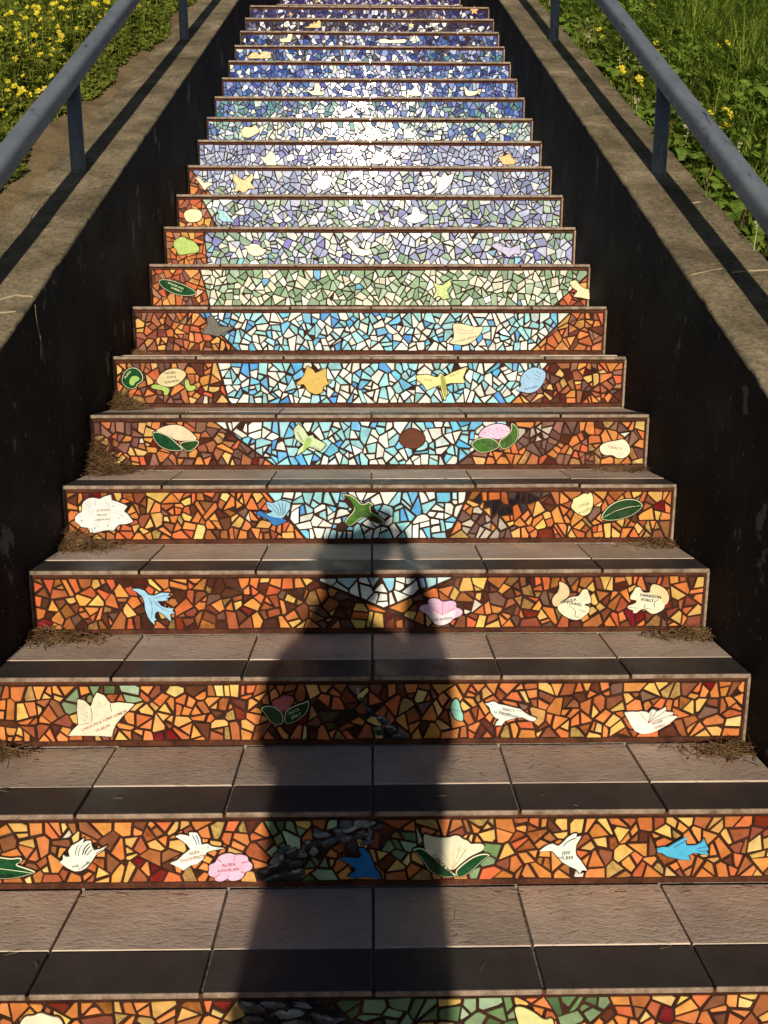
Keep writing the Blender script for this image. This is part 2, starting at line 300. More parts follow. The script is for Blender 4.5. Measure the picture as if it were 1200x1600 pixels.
# ------------------------------------------------------------------ figure tiles on the risers (mm from the middle of the riser and its foot)
TILES = [(0,"flower_tile","cream",1,"cream flower tile",[(-630,113),(-617,132),(-603,131),(-589,139),(-572,130),(-555,128),(-549,105),(-558,88),(-581,92),(-593,82),(-609,92),(-624,93)],[],[],[]),
(0,"bird_tile","yellow",1,"pale yellow bird tile",[(253,137),(267,139),(291,126),(309,109),(323,116),(327,99),(322,79),(293,69),(269,80),(260,113)],[],[],[]),
(1,"leaf_tile","leaf",1,"dark green leaf tile",[(-799,73),(-779,81),(-762,78),(-746,76),(-731,79),(-725,74),(-729,67),(-741,62),(-718,54),(-697,45),(-713,39),(-737,32),(-757,29),(-777,29),(-796,32),(-804,54)],[("UCCHI",-761,37,9.0,3,"ink")],[("pale",1.5,[(-794,58),(-755,52),(-706,44)])],[]),
(1,"bird_tile","white",0,"white dove tile with grey wing feathers",[(-649,68),(-641,73),(-641,84),(-634,79),(-627,79),(-629,93),(-622,104),(-606,113),(-594,122),(-598,110),(-590,115),(-581,115),(-580,102),(-576,93),(-563,96),(-548,104),(-560,91),(-572,84),(-583,67),(-594,54),(-606,47),(-619,46),(-632,53),(-642,61)],[("trish",-616,59,8.0,10,"ink_grey"),("Connelly",-598,60,8.0,38,"ink_grey")],[("ink",2.2,[(-583,111),(-594,102),(-600,84)]),
("ink",2.2,[(-582,104),(-591,96),(-595,84)]),
("ink",1.8,[(-579,97),(-586,90),(-591,83)]),
("ink_grey",1.2,[(-605,108),(-612,99),(-615,82)]),
("ink_grey",1.2,[(-598,108),(-606,97),(-609,80)]),
("ink_grey",1.6,[(-573,87),(-567,91),(-558,96)])],[]),
(1,"bird_tile","white",0,"white hummingbird tile beside a pink flower tile",[(-421,63),(-405,69),(-391,83),(-377,94),(-384,105),(-397,116),(-407,123),(-397,128),(-383,125),(-378,122),(-378,132),(-362,131),(-355,117),(-354,104),(-342,106),(-331,99),(-304,95),(-331,91),(-343,87),(-351,72),(-363,61),(-379,57),(-393,46),(-400,52)],[("ALEX",-369,87,9.0,14,"ink_red"),("THOMPSON",-371,74,10.0,14,"ink_red")],[("ink_blue",1.2,[(-364,128),(-359,115),(-358,104)]),
("ink_blue",1.2,[(-372,127),(-365,115),(-363,104)]),
("ink",2.0,[(-341,100),(-339,99)])],[]),
(1,"flower_tile","pink",1,"pink round-petalled flower tile",[(-343,33),(-340,48),(-341,57),(-326,62),(-322,74),(-310,82),(-294,84),(-285,79),(-273,81),(-258,75),(-259,65),(-249,58),(-251,45),(-267,39),(-268,30),(-279,21),(-297,19),(-302,26),(-314,18),(-329,20),(-329,29)],[("ALISIA",-299,58,10.0,6,"ink_red"),("KAWELAN",-300,46,9.0,6,"ink_red")],[("ink_pink",1.4,[(-329,29),(-317,37)]),
("ink_pink",1.4,[(-302,26),(-300,34)]),
("ink_pink",1.4,[(-267,39),(-274,42)]),
("ink_pink",1.4,[(-259,65),(-272,62)]),
("ink_pink",1.4,[(-285,79),(-288,68)]),
("ink_pink",1.4,[(-322,72),(-313,64)])],[]),
(1,"bird_tile","blue",0,"deep blue swallow tile in the shadow",[(-71,69),(-53,71),(-28,69),(-22,75),(-28,92),(-18,92),(-5,79),(1,60),(7,44),(17,31),(19,21),(1,24),(-17,27),(-36,24),(-51,27),(-40,36),(-32,43),(-46,55)],[],[],[]),
(1,"lotus_tile","cream",1,"white lotus bloom tile cupped by dark green leaves",[(107,126),(121,119),(142,115),(160,115),(171,120),(181,119),(189,111),(201,107),(205,99),(223,101),(235,97),(232,85),(220,79),(204,71),(186,55),(168,36),(143,52),(114,76),(108,100)],[("CAROLYN",146,55,12.0,-50,"ink"),("LEE",123,65,12.0,-56,"ink")],[("pale_line",1.0,[(168,42),(143,92)]),
("pale_line",1.0,[(168,42),(157,95)]),
("pale_line",1.0,[(168,42),(171,103)]),
("pale_line",1.0,[(168,42),(184,97)]),
("pale_line",1.0,[(168,42),(196,89)]),
("pale_line",1.0,[(161,45),(128,96)])],[("leaf","leaf",1,[(82,89),(101,94),(116,84),(132,68),(147,52),(163,38),(179,26),(169,23),(147,24),(129,32),(116,44),(104,68),(93,80)]),
("leaf","leaf",1,[(174,38),(186,51),(207,69),(225,77),(239,78),(248,74),(236,67),(222,51),(204,33),(187,23),(178,24)])]),
(1,"bird_tile","white",0,"white hummingbird tile with raised wings",[(349,82),(359,91),(368,97),(378,99),(389,93),(398,101),(408,113),(420,121),(427,122),(426,113),(437,116),(432,105),(427,95),(426,83),(428,71),(438,59),(447,45),(453,35),(442,37),(437,29),(429,39),(413,47),(398,57),(385,73),(377,82),(365,83)],[("JEFF",406,78,10.0,0,"ink_grey"),("HILBER",406,67,10.0,0,"ink_grey")],[("ink_grey",1.4,[(397,93),(410,107),(426,113)]),
("ink",2.4,[(371,91),(372,91)])],[]),
(1,"bird_tile","lightblue",0,"bright blue bird tile",[(597,85),(609,89),(620,88),(630,95),(647,106),(659,113),(656,100),(659,92),(677,92),(689,98),(694,108),(700,94),(706,84),(701,80),(707,70),(693,72),(676,76),(664,70),(669,58),(654,59),(636,63),(619,67),(608,75),(599,76)],[],[("ink_blue",1.2,[(630,89),(648,98),(656,106)]),
("ink_blue",1.2,[(681,86),(702,90)]),
("ink_blue",1.2,[(681,81),(703,77)])],[]),
(2,"lily_tile","cream",0,"large cream lily tile",[(-719,32),(-707,47),(-693,60),(-694,91),(-691,124),(-675,120),(-661,104),(-655,122),(-645,140),(-628,132),(-615,112),(-596,115),(-558,110),(-572,95),(-590,78),(-605,59),(-612,44),(-616,28),(-644,31),(-683,32)],[("CAROLYN & TONY LORICH",-632,70,9.0,24,"ink_red"),("19-68-93",-636,51,10.0,24,"ink_red")],[("ink_grey",1,[(-661,104),(-658,85),(-662,65)]),
("ink_grey",1,[(-615,112),(-613,93)]),
("ink_grey",1,[(-693,60),(-665,65)]),
("ink_red",2,[(-670,93),(-670,91)]),
("ink_red",2,[(-661,99),(-660,98)]),
("ink_red",2,[(-671,81),(-670,79)]),
("ink_red",2,[(-678,72),(-677,70)]),
("ink_red",2,[(-640,114),(-639,112)]),
("ink_red",2,[(-627,112),(-626,111)]),
("ink_red",2,[(-621,103),(-621,102)])],[]),
(2,"rose_tile","rose",1,"red bloom tile with two dark leaves in the shadow",[(-237,109),(-231,119),(-217,123),(-211,130),(-197,130),(-184,125),(-182,113),(-192,104),(-198,94),(-210,90),(-225,96)],[("ALICE",-184,91,10.0,24,"pale"),("JEALY",-178,80,10.0,24,"pale")],[],[("leaf","leaf",1,[(-264,97),(-249,105),(-231,103),(-220,94),(-210,86),(-209,58),(-226,55),(-242,63),(-251,82)]),
("leaf","leaf",1,[(-206,88),(-194,98),(-174,108),(-157,113),(-148,119),(-148,104),(-153,87),(-171,69),(-191,59),(-207,57)])]),
(2,"moth_tile","mint",1,"pale mint butterfly tile",[(187,91),(188,105),(196,118),(203,118),(208,108),(211,91),(218,76),(217,61),(209,62),(196,69),(193,79)],[],[("ink_grey",1,[(190,94),(207,88)])],[]),
(2,"bird_tile","white",0,"white perching bird tile",[(268,106),(278,107),(284,111),(293,110),(301,104),(318,101),(335,96),(352,92),(362,84),(375,75),(393,68),(387,60),(373,63),(358,71),(344,69),(328,65),(317,61),(310,50),(294,50),(297,58),(304,65),(292,71),(284,82),(279,97)],[("TRACY",324,90,9.0,-8,"ink"),("N THOMPSON",320,78,9.0,-13,"ink")],[("ink_grey",1,[(302,90),(310,83),(330,81)]),
("ink_grey",1,[(344,90),(356,86)]),
("ink",2,[(284,105),(285,104)])],[]),
(2,"dove_tile","white",0,"white dove tile with red feather lines",[(601,81),(617,83),(635,82),(642,84),(656,82),(660,78),(667,88),(674,88),(679,82),(690,88),(701,95),(701,82),(719,81),(718,74),(706,72),(731,71),(719,58),(704,47),(686,35),(667,27),(648,25),(630,33),(617,52)],[("PIRUZZI",682,56,7.0,22,"ink_red"),("CASELLI",688,46,7.0,22,"ink_red")],[("ink_red",1,[(659,54),(667,84)]),
("ink_red",1,[(659,54),(677,82)]),
("ink_red",1,[(659,54),(700,86)]),
("ink_red",1,[(659,54),(716,75)]),
("ink_red",1,[(657,58),(638,81)])],[]),
(3,"bird_tile","paleblue",0,"pale blue swooping bird tile",[(-631,129),(-613,129),(-598,124),(-588,112),(-574,110),(-554,118),(-531,117),(-538,110),(-529,108),(-542,102),(-536,97),(-555,95),(-566,95),(-556,81),(-540,75),(-523,75),(-529,68),(-521,61),(-534,59),(-532,37),(-543,48),(-553,59),(-568,67),(-574,59),(-575,48),(-570,43),(-577,40),(-576,28),(-586,39),(-594,53),(-599,71),(-600,93),(-605,108),(-617,119)],[],[("ink_blue",1.2,[(-587,106),(-579,86),(-583,48)]),
("ink_blue",1.2,[(-576,101),(-559,108),(-536,112)]),
("ink_blue",1.2,[(-574,95),(-557,75),(-534,66)])],[]),
(3,"flower_tile","pink",1,"pink and white flower tile",[(126,72),(135,81),(152,82),(150,95),(163,100),(179,98),(189,88),(202,92),(218,92),(227,85),(224,73),(237,70),(244,62),(241,52),(230,46),(221,44),(212,33),(197,25),(180,23),(167,29),(156,45),(145,58),(132,62)],[("DEE BARRIE",189,42,10.0,6,"ink_grey")],[("ink_pink",1.3,[(189,54),(189,87)]),
("ink_pink",1.3,[(189,54),(156,77)]),
("ink_pink",1.3,[(189,54),(222,73)])],[("petal","palepink",1,[(146,64),(161,65),(176,60),(186,52),(196,62),(211,64),(224,66),(226,54),(219,44),(211,33),(197,25),(180,23),(167,29),(156,45)])]),
(3,"squirrel_tile","cream",1,"cream squirrel tile with tail curled up at its left",[(496,72),(505,84),(520,94),(535,102),(551,102),(556,110),(561,120),(567,122),(575,122),(577,112),(584,100),(586,86),(579,82),(569,82),(571,77),(583,74),(582,60),(574,52),(561,40),(546,36),(526,42),(510,52),(500,62)],[("URSULA",525,91,11.0,12,"ink"),("YOUNG",539,83,11.0,-10,"ink")],[("ink",1,[(542,48),(547,60),(537,72),(523,78)]),
("ink",1,[(555,44),(542,49)]),
("ink",2,[(570,100),(572,99)]),
("ink",1,[(554,66),(572,60)]),
("ink",1.2,[(568,79),(579,80)])],[("tail","tan",1,[(497,145),(511,140),(523,130),(527,116),(526,104),(514,94),(503,86),(498,74),(486,76),(480,90),(485,104),(496,114),(500,128)])]),
(3,"squirrel_tile","cream",1,"cream squirrel tile with tail curled over its back at right",[(683,75),(699,80),(708,85),(706,92),(690,93),(690,103),(698,115),(702,127),(715,128),(719,117),(728,111),(747,113),(765,101),(779,87),(786,73),(777,61),(755,51),(743,57),(728,69),(717,63),(708,54),(698,57),(702,63),(686,67)],[("HARRISON",744,103,11.0,-8,"ink"),("VOIGT",735,92,11.0,-8,"ink")],[("ink",1,[(730,81),(728,69),(754,67)]),
("ink",1,[(757,71),(752,87),(767,95)]),
("ink",2,[(706,109),(707,109)]),
("ink",1,[(687,72),(711,70)])],[("tail","tan",1,[(741,117),(744,133),(753,136),(773,129),(789,115),(795,99),(793,85),(784,75),(776,87),(769,97),(755,103),(743,109)])]),
(4,"bouquet_tile","lilacwhite",0,"white bouquet tile with small purple dots",[(-867,84),(-855,96),(-846,100),(-844,119),(-838,131),(-824,140),(-809,142),(-792,138),(-778,145),(-757,151),(-756,135),(-738,129),(-711,117),(-723,101),(-713,94),(-697,70),(-718,63),(-739,62),(-748,54),(-757,43),(-774,45),(-788,43),(-816,35),(-828,40),(-832,52),(-851,54),(-859,63),(-868,70)],[("IN STRING",-782,105,8.0,4,"ink_tan"),("MELISSA",-787,91,8.0,4,"ink_tan"),("LORI PLANT",-786,77,8.0,4,"ink_tan")],[("ink_blue",4,[(-754,118),(-751,118)]),
("ink_blue",4,[(-741,81),(-738,81)]),
("ink_blue",4,[(-774,59),(-771,59)]),
("ink_blue",4,[(-813,52),(-810,52)]),
("ink_blue",4,[(-849,74),(-846,74)]),
("ink_lilac",1,[(-755,129),(-725,115)]),
("ink_lilac",1,[(-733,91),(-704,71)]),
("ink_lilac",1,[(-834,126),(-818,112)]),
("ink_lilac",1,[(-806,137),(-803,119)]),
("ink_lilac",1,[(-778,140),(-766,122)])],[]),
(4,"bird_tile","paleblue",0,"blue and white bird tile with striped wing",[(-307,128),(-288,124),(-267,133),(-250,130),(-237,124),(-238,109),(-246,96),(-255,85),(-268,74),(-285,70),(-298,81),(-308,92),(-289,98),(-303,109)],[],[("ink_navy",1.6,[(-303,124),(-286,109),(-272,87)]),
("ink_navy",1.6,[(-288,123),(-274,109),(-268,85)]),
("ink_navy",1.6,[(-273,128),(-265,109),(-264,85)]),
("ink_navy",1.6,[(-261,130),(-258,109),(-260,87)]),
("ink_navy",1.6,[(-248,127),(-251,109),(-257,90)]),
("ink_navy",1.4,[(-303,109),(-289,100)])],[("body","blue",1,[(-340,92),(-327,103),(-310,92),(-289,83),(-268,81),(-247,72),(-252,68),(-269,61),(-284,55),(-292,64),(-304,77),(-323,85)])]),
(4,"bird_tile","green",0,"green bird tile with dark spread wings",[(1,123),(-7,128),(-18,121),(-31,121),(-43,136),(-60,147),(-83,151),(-81,141),(-67,121),(-48,106),(-56,93),(-69,80),(-78,67),(-69,54),(-57,57),(-35,74),(-14,84),(7,74),(28,60),(39,60),(39,71),(24,84),(-1,97),(-3,113),(7,119)],[("ANDREW",-28,97,9.0,14,"ink"),("PETERS",-27,87,10.0,14,"ink")],[],[("wing","darkbrown",1,[(-80,148),(-66,142),(-56,129),(-47,108),(-58,108),(-75,126)]),
("wing","darkbrown",1,[(-18,83),(7,84),(31,70),(37,60),(11,67)]),
("tail","darkbrown",1,[(-103,54),(-90,65),(-76,63),(-67,54),(-80,39),(-97,39)])]),
(4,"tulip_tile","yellowcream",1,"pale yellow tulip tile",[(587,110),(596,128),(593,134),(611,141),(627,152),(638,147),(645,156),(654,138),(654,117),(648,95),(635,84),(619,84),(603,95)],[("GINA",628,117,12.0,18,"ink_tan"),("& LUIGI",631,99,12.0,22,"ink_tan")],[],[]),
(4,"leaf_tile","leaf",1,"long pointed green leaf tile at the right end",[(676,74),(694,106),(719,125),(751,134),(783,132),(805,115),(793,100),(770,83),(738,72),(701,68)],[("FRANCINE & ROZ",748,101,11.0,14,"ink")],[("pale",1.3,[(682,77),(737,107),(801,115)])],[]),
(5,"protea_tile","peach",1,"peach bud tile over two dark green leaves",[(-693,127),(-664,142),(-628,149),(-600,142),(-572,120),(-555,98),(-587,96),(-623,95),(-651,113),(-676,124)],[],[],[("leaf","leaf",1,[(-704,125),(-676,124),(-648,111),(-624,88),(-600,64),(-639,62),(-675,73),(-695,95)]),
("leaf","leaf",1,[(-620,88),(-587,96),(-551,98),(-556,80),(-582,60),(-600,64)])]),
(5,"dragonfly_tile","palegreen",0,"pale green dragonfly tile",[(-248,132),(-232,150),(-216,134),(-202,109),(-187,114),(-184,105),(-144,83),(-163,61),(-199,76),(-221,61),(-239,47),(-235,65),(-217,83),(-242,101)],[("HARRY",-228,107,11.0,-62,"ink_grey"),("GRAY",-183,71,12.0,-20,"ink_grey")],[],[("body","lime",1,[(-211,98),(-202,107),(-190,103),(-190,90),(-206,72),(-224,54),(-217,80)])]),
(5,"bird_tile","brown",1,"dark brown walnut-like bird tile",[(89,104),(107,126),(132,136),(158,126),(176,108),(173,86),(151,70),(122,68),(97,83)],[],[("ink",2,[(97,101),(129,115),(165,108)]),
("ink",2,[(107,86),(136,94),(165,90)])],[]),
(5,"hydrangea_tile","pinkspot",1,"pink speckled bloom tile on two green leaves",[(346,111),(360,133),(389,147),(418,150),(444,140),(451,126),(434,108),(412,97),(390,104),(354,104)],[("DEANNA",380,89,10.0,-6,"ink"),("OBRIEN",389,78,10.0,-6,"ink"),("PATRICK",438,97,11.0,38,"ink"),("HUGO",449,87,11.0,38,"ink")],[("ink_pink",3,[(364,122),(367,121)]),
("ink_pink",3,[(382,133),(385,132)]),
("ink_pink",3,[(404,137),(407,135)]),
("ink_pink",3,[(422,129),(425,128)]),
("ink_pink",3,[(393,116),(396,115)]),
("ink_pink",3,[(415,113),(418,112)]),
("ink_pink",3,[(437,126),(440,124)])],[("leaf","green",1,[(322,82),(339,100),(376,106),(405,97),(420,75),(391,60),(355,53),(336,68)]),
("leaf","green",1,[(412,93),(434,108),(455,129),(450,155),(473,140),(477,111),(467,86),(435,64),(420,71)])]),
(5,"fish_tile","cream",1,"cream fish-shaped tile",[(740,74),(762,89),(798,94),(820,100),(839,78),(844,56),(827,37),(802,35),(786,48),(761,45),(746,56)],[("T BURETTI",792,70,10.0,-10,"ink_tan")],[],[]),
(6,"leaf_tile","leaf",1,"curled green leaf tile at the left end",[(-872,98),(-859,127),(-836,142),(-810,136),(-795,113),(-798,91),(-817,83),(-823,67),(-848,67),(-866,80)],[("PUPPO",-847,116,10.0,48,"pale")],[],[("leaf_heart","lime",1,[(-846,94),(-834,113),(-812,111),(-805,98),(-824,89),(-830,76),(-843,80)])]),
(6,"turtle_tile","tan",1,"tan shelled turtle tile",[(-754,87),(-737,116),(-706,135),(-673,138),(-640,121),(-660,94),(-687,76),(-717,72)],[("THE BELL",-700,122,10.0,8,"ink_grey"),("TOM &",-697,107,10.0,8,"ink_grey"),("ELIZABETH",-695,92,10.0,8,"ink_grey")],[],[("head","lime",1,[(-773,72),(-757,85),(-717,72),(-703,65),(-715,42),(-726,46),(-725,61),(-755,65)]),
("tail","lime",1,[(-653,94),(-637,102),(-635,76),(-620,79),(-609,72),(-628,57),(-647,61)])]),
(6,"bird_tile","gold",0,"golden brown bird tile on blue and white",[(-261,87),(-246,98),(-234,112),(-222,146),(-200,131),(-194,120),(-155,138),(-157,112),(-152,90),(-137,90),(-167,72),(-171,53),(-194,46),(-220,57),(-235,83),(-254,79)],[],[],[]),
(6,"dragonfly_tile","yellow",0,"yellow dragonfly tile",[(159,112),(197,116),(234,105),(245,120),(260,108),(287,123),(339,143),(324,105),(332,86),(280,86),(265,82),(269,53),(262,23),(251,53),(246,79),(220,71),(197,60),(186,79),(163,97)],[("EVELYN",294,116,10.0,22,"ink_tan"),("GRACE",201,97,9.0,-6,"ink_tan")],[],[("body","olive",1,[(243,116),(260,111),(266,82),(267,53),(262,29),(254,53),(247,82)])]),
(6,"bird_tile","paleblue",1,"pale blue rounded bird tile",[(510,60),(533,75),(524,97),(542,127),(572,142),(602,134),(618,119),(611,90),(590,60),(560,49),(533,56)],[("KATHLEEN",565,69,9.0,14,"ink_navy")],[("ink_navy",1.2,[(580,127),(599,116)]),
("ink_navy",1.2,[(576,116),(596,105)]),
("ink_navy",1.2,[(573,105),(592,96)]),
("ink_grey",1,[(542,116),(562,97)])],[]),
(7,"bird_tile","grey",0,"dark grey bird tile at the edge of the orange",[(-638,79),(-628,102),(-616,109),(-618,136),(-599,147),(-581,121),(-570,106),(-516,102),(-552,83),(-579,68),(-609,76)],[],[],[]),
(7,"bird_tile","peachyellow",1,"peach and yellow bird tile",[(296,45),(319,61),(315,95),(311,117),(349,116),(388,106),(404,102),(430,108),(420,79),(389,49),(358,36),(327,38)],[("CATHLEEN BROWN",360,58,10.0,14,"ink_grey")],[("ink_pink",1.2,[(319,102),(350,91),(388,91)]),
("ink_pink",1.2,[(323,87),(350,79),(396,83)])],[]),
(8,"leaf_tile","leaf",1,"dark green pointed leaf tile",[(-863,115),(-832,119),(-787,108),(-735,86),(-705,64),(-729,53),(-775,53),(-820,68),(-853,90)],[("WALKER AND",-792,92,10.0,-22,"pale"),("KIMBERLY",-790,77,10.0,-22,"pale")],[],[]),
(8,"butterfly_tile","lime",0,"lime green butterfly tile",[(255,109),(282,95),(298,98),(324,117),(332,98),(313,76),(325,46),(298,39),(283,54),(256,43),(271,76)],[],[],[]),
(8,"hand_tile","peachyellow",0,"pale yellow hand-shaped tile at the right end",[(815,110),(841,117),(857,99),(877,84),(897,80),(901,39),(868,47),(833,51),(851,73),(827,88)],[],[],[]),
(9,"ginkgo_tile","lime",1,"lime green leaf tile",[(-858,113),(-837,132),(-808,140),(-797,124),(-769,121),(-742,86),(-755,70),(-799,66),(-816,62),(-840,62),(-843,81),(-855,93)],[],[],[]),
(9,"bird_tile","peach",0,"peach bird tile",[(-557,98),(-534,99),(-518,109),(-485,105),(-477,91),(-453,82),(-470,62),(-503,55),(-531,66),(-539,86)],[],[],[]),
(9,"bird_tile","cream",0,"cream bird tile",[(-106,114),(-86,123),(-70,110),(-54,91),(-25,83),(-1,87),(8,67),(-37,58),(-66,63),(-86,91)],[],[],[]),
(9,"bird_tile","lilacgrey",0,"lilac grey bird tile",[(528,103),(556,115),(581,99),(614,92),(655,107),(660,68),(631,68),(607,52),(582,72),(557,84)],[],[],[]),
(10,"pumpkin_tile","yellowcream",1,"pale yellow rounded tile on orange",[(-868,90),(-852,109),(-821,114),(-790,109),(-778,87),(-792,61),(-823,54),(-854,57)],[],[],[]),
(10,"bird_tile","teal",0,"teal bird tile",[(-716,120),(-698,109),(-672,102),(-654,80),(-631,54),(-662,58),(-689,58),(-707,76),(-703,94)],[],[],[]),
(10,"dove_tile","white",0,"white dove tile in the glare",[(160,78),(194,93),(198,126),(221,122),(237,93),(271,89),(245,63),(206,52),(179,59)],[],[],[]),
(11,"bird_tile","cream",0,"slim cream bird tile",[(-862,125),(-838,121),(-819,98),(-798,102),(-774,93),(-803,79),(-816,63),(-839,94)],[],[],[]),
(11,"swallow_tile","gold",0,"golden swallow tile with spread wings",[(-671,145),(-647,122),(-623,110),(-602,122),(-581,145),(-574,122),(-591,99),(-567,72),(-600,72),(-621,50),(-649,64),(-670,52),(-660,91),(-676,110)],[],[],[]),
(11,"dove_tile","cream",0,"cream dove tile",[(-283,103),(-256,115),(-256,138),(-228,131),(-203,131),(-187,119),(-200,81),(-228,66),(-265,76)],[],[],[]),
(11,"leaf_tile","cream",0,"pale hand-shaped leaf tile",[(322,52),(334,82),(325,136),(350,125),(366,152),(382,132),(415,148),(403,105),(375,74),(350,57)],[],[],[]),
(12,"leaf_tile","lime",0,"lime green leaf tile",[(-577,99),(-547,95),(-520,128),(-495,108),(-488,56),(-540,56)],[],[],[]),
(12,"bird_tile","peachyellow",0,"pale yellow bird tile",[(-6,77),(15,97),(37,130),(59,113),(106,105),(85,77),(50,63),(11,66)],[],[],[]),
(12,"bird_tile","gold",0,"golden bird tile",[(670,103),(700,103),(730,120),(744,95),(766,83),(758,63),(697,62)],[],[],[]),
(13,"leaf_tile","yellowcream",0,"pale yellow leaf tile",[(-710,108),(-690,129),(-652,126),(-629,140),(-604,105),(-638,87),(-669,72),(-700,79)],[],[],[]),
(13,"leaf_tile","lime",0,"lime green leaf tile",[(186,119),(233,126),(225,108),(256,89),(234,74),(186,74)],[],[],[]),
(14,"bird_tile","white",0,"white bird tile",[(-221,134),(-193,122),(-157,100),(-117,115),(-68,138),(-101,93),(-117,74),(-157,74),(-181,100)],[],[],[]),
(15,"bird_tile","peachyellow",0,"pale yellow bird tile",[(-400,119),(-358,104),(-337,112),(-336,151),(-311,151),(-299,128),(-303,104),(-270,93),(-291,83),(-346,83)],[],[],[]),
(15,"bird_tile","peachyellow",0,"pale yellow bird tile",[(223,99),(258,116),(284,140),(298,108),(315,100),(311,83),(250,83)],[],[],[]),
(15,"bird_tile","peachyellow",0,"pale yellow bird tile",[(570,145),(597,113),(636,109),(671,113),(645,89),(610,82),(584,87)],[],[],[]),
(17,"fish_tile","gold",0,"golden tile",[(-813,108),(-779,134),(-755,138),(-731,120),(-710,142),(-657,139),(-660,99),(-805,98)],[],[],[]),
(18,"bird_tile","tan",0,"tan bird tile",[(-626,129),(-575,137),(-566,160),(-532,160),(-550,110),(-618,109)],[],[],[]),
(18,"bird_tile","peachyellow",0,"long cream tile",[(63,128),(102,136),(136,125),(246,133),(255,118),(238,108),(67,107)],[],[],[]),
(19,"bird_tile","gold",0,"golden bird tile",[(-479,116),(-439,126),(-430,143),(-386,147),(-368,167),(-352,155),(-355,115)],[],[],[]),
(19,"star_tile","yellow",0,"yellow star tile",[(299,157),(306,143),(323,141),(310,131),(314,116),(300,124),(285,116),(289,131),(276,141),(293,142)],[],[],[]),
(20,"star_tile","yellow",0,"yellow star tile",[(180,170),(186,157),(202,156),(190,147),(194,134),(181,141),(168,134),(171,147),(159,156),(175,157)],[],[],[]),
(20,"star_tile","gold",0,"orange star tile",[(786,188),(797,167),(822,165),(803,150),(809,128),(787,140),(766,128),(771,150),(752,165),(777,167)],[],[],[]),
(20,"star_tile","gold",0,"golden shard tile",[(-603,141),(-576,121),(-581,114),(-602,114)],[],[],[])]
BOUNDS = {3: ((-178,163),(27,72),(233,161),(40,72)),4: ((-308,158),(-197,20),(292,157),(228,18)),5: ((-508,160),(-321,21),(465,159),(282,20)),6: ((-539,165),(-500,20),(635,164),(500,19)),7: ((-655,160),(-520,27),(764,161),(627,27)),8: ((-693,162),(-662,33),(919,164),(780,35)),9: ((-723,153),(-716,44),None,None),10: ((-778,152),(-718,42),None,None),11: ((-876,154),(-792,50),None,None)}
ZONES = [(1,'green',[(-216,165),(-16,163),(-4,146),(-78,125),(-133,109),(-156,92),(-211,75)]),
(1,'pebble',[(-240,10),(-223,66),(-180,92),(-133,117),(-78,138),(11,154),(38,146),(30,116),(-40,108),(-94,91),(-133,70),(-149,44),(-150,9)]),
(1,'green',[(-146,9),(-134,61),(-102,87),(-87,74),(-87,43),(-107,8)]),
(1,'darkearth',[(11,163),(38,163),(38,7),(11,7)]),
(1,'green',[(32,97),(96,143),(110,127),(110,96),(68,73),(32,69)]),
(1,'green',[(232,95),(268,79),(269,39),(226,35),(176,3),(169,20),(212,39)]),
(2,'green',[(-726,133),(-691,141),(-582,149),(-521,140),(-523,107),(-558,103),(-611,128),(-670,112),(-696,70),(-726,83)]),
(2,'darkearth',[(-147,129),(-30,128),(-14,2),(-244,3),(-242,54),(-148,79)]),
(2,'pebble',[(-35,153),(-22,153),(-14,112),(88,9),(-7,10),(17,57),(-30,107)]),
(0,'pebble',[(-244,160),(-116,158),(-37,118),(26,97),(26,-33),(-251,-29)]),
(0,'green',[(-116,158),(26,156),(26,110),(-48,124)]),
(0,'green',[(15,157),(261,153),(256,-37),(15,-33)]),
(0,'green',[(319,152),(417,151),(413,111),(321,92)]),
(4,'greyearth',[(264,123),(318,107),(372,79),(421,46),(423,8),(266,8)]),
(4,'redblack',[(295,161),(418,161),(493,161),(489,123),(409,85),(334,101)]),
(5,'greyearth',[(484,136),(578,144),(581,49),(479,64)])]
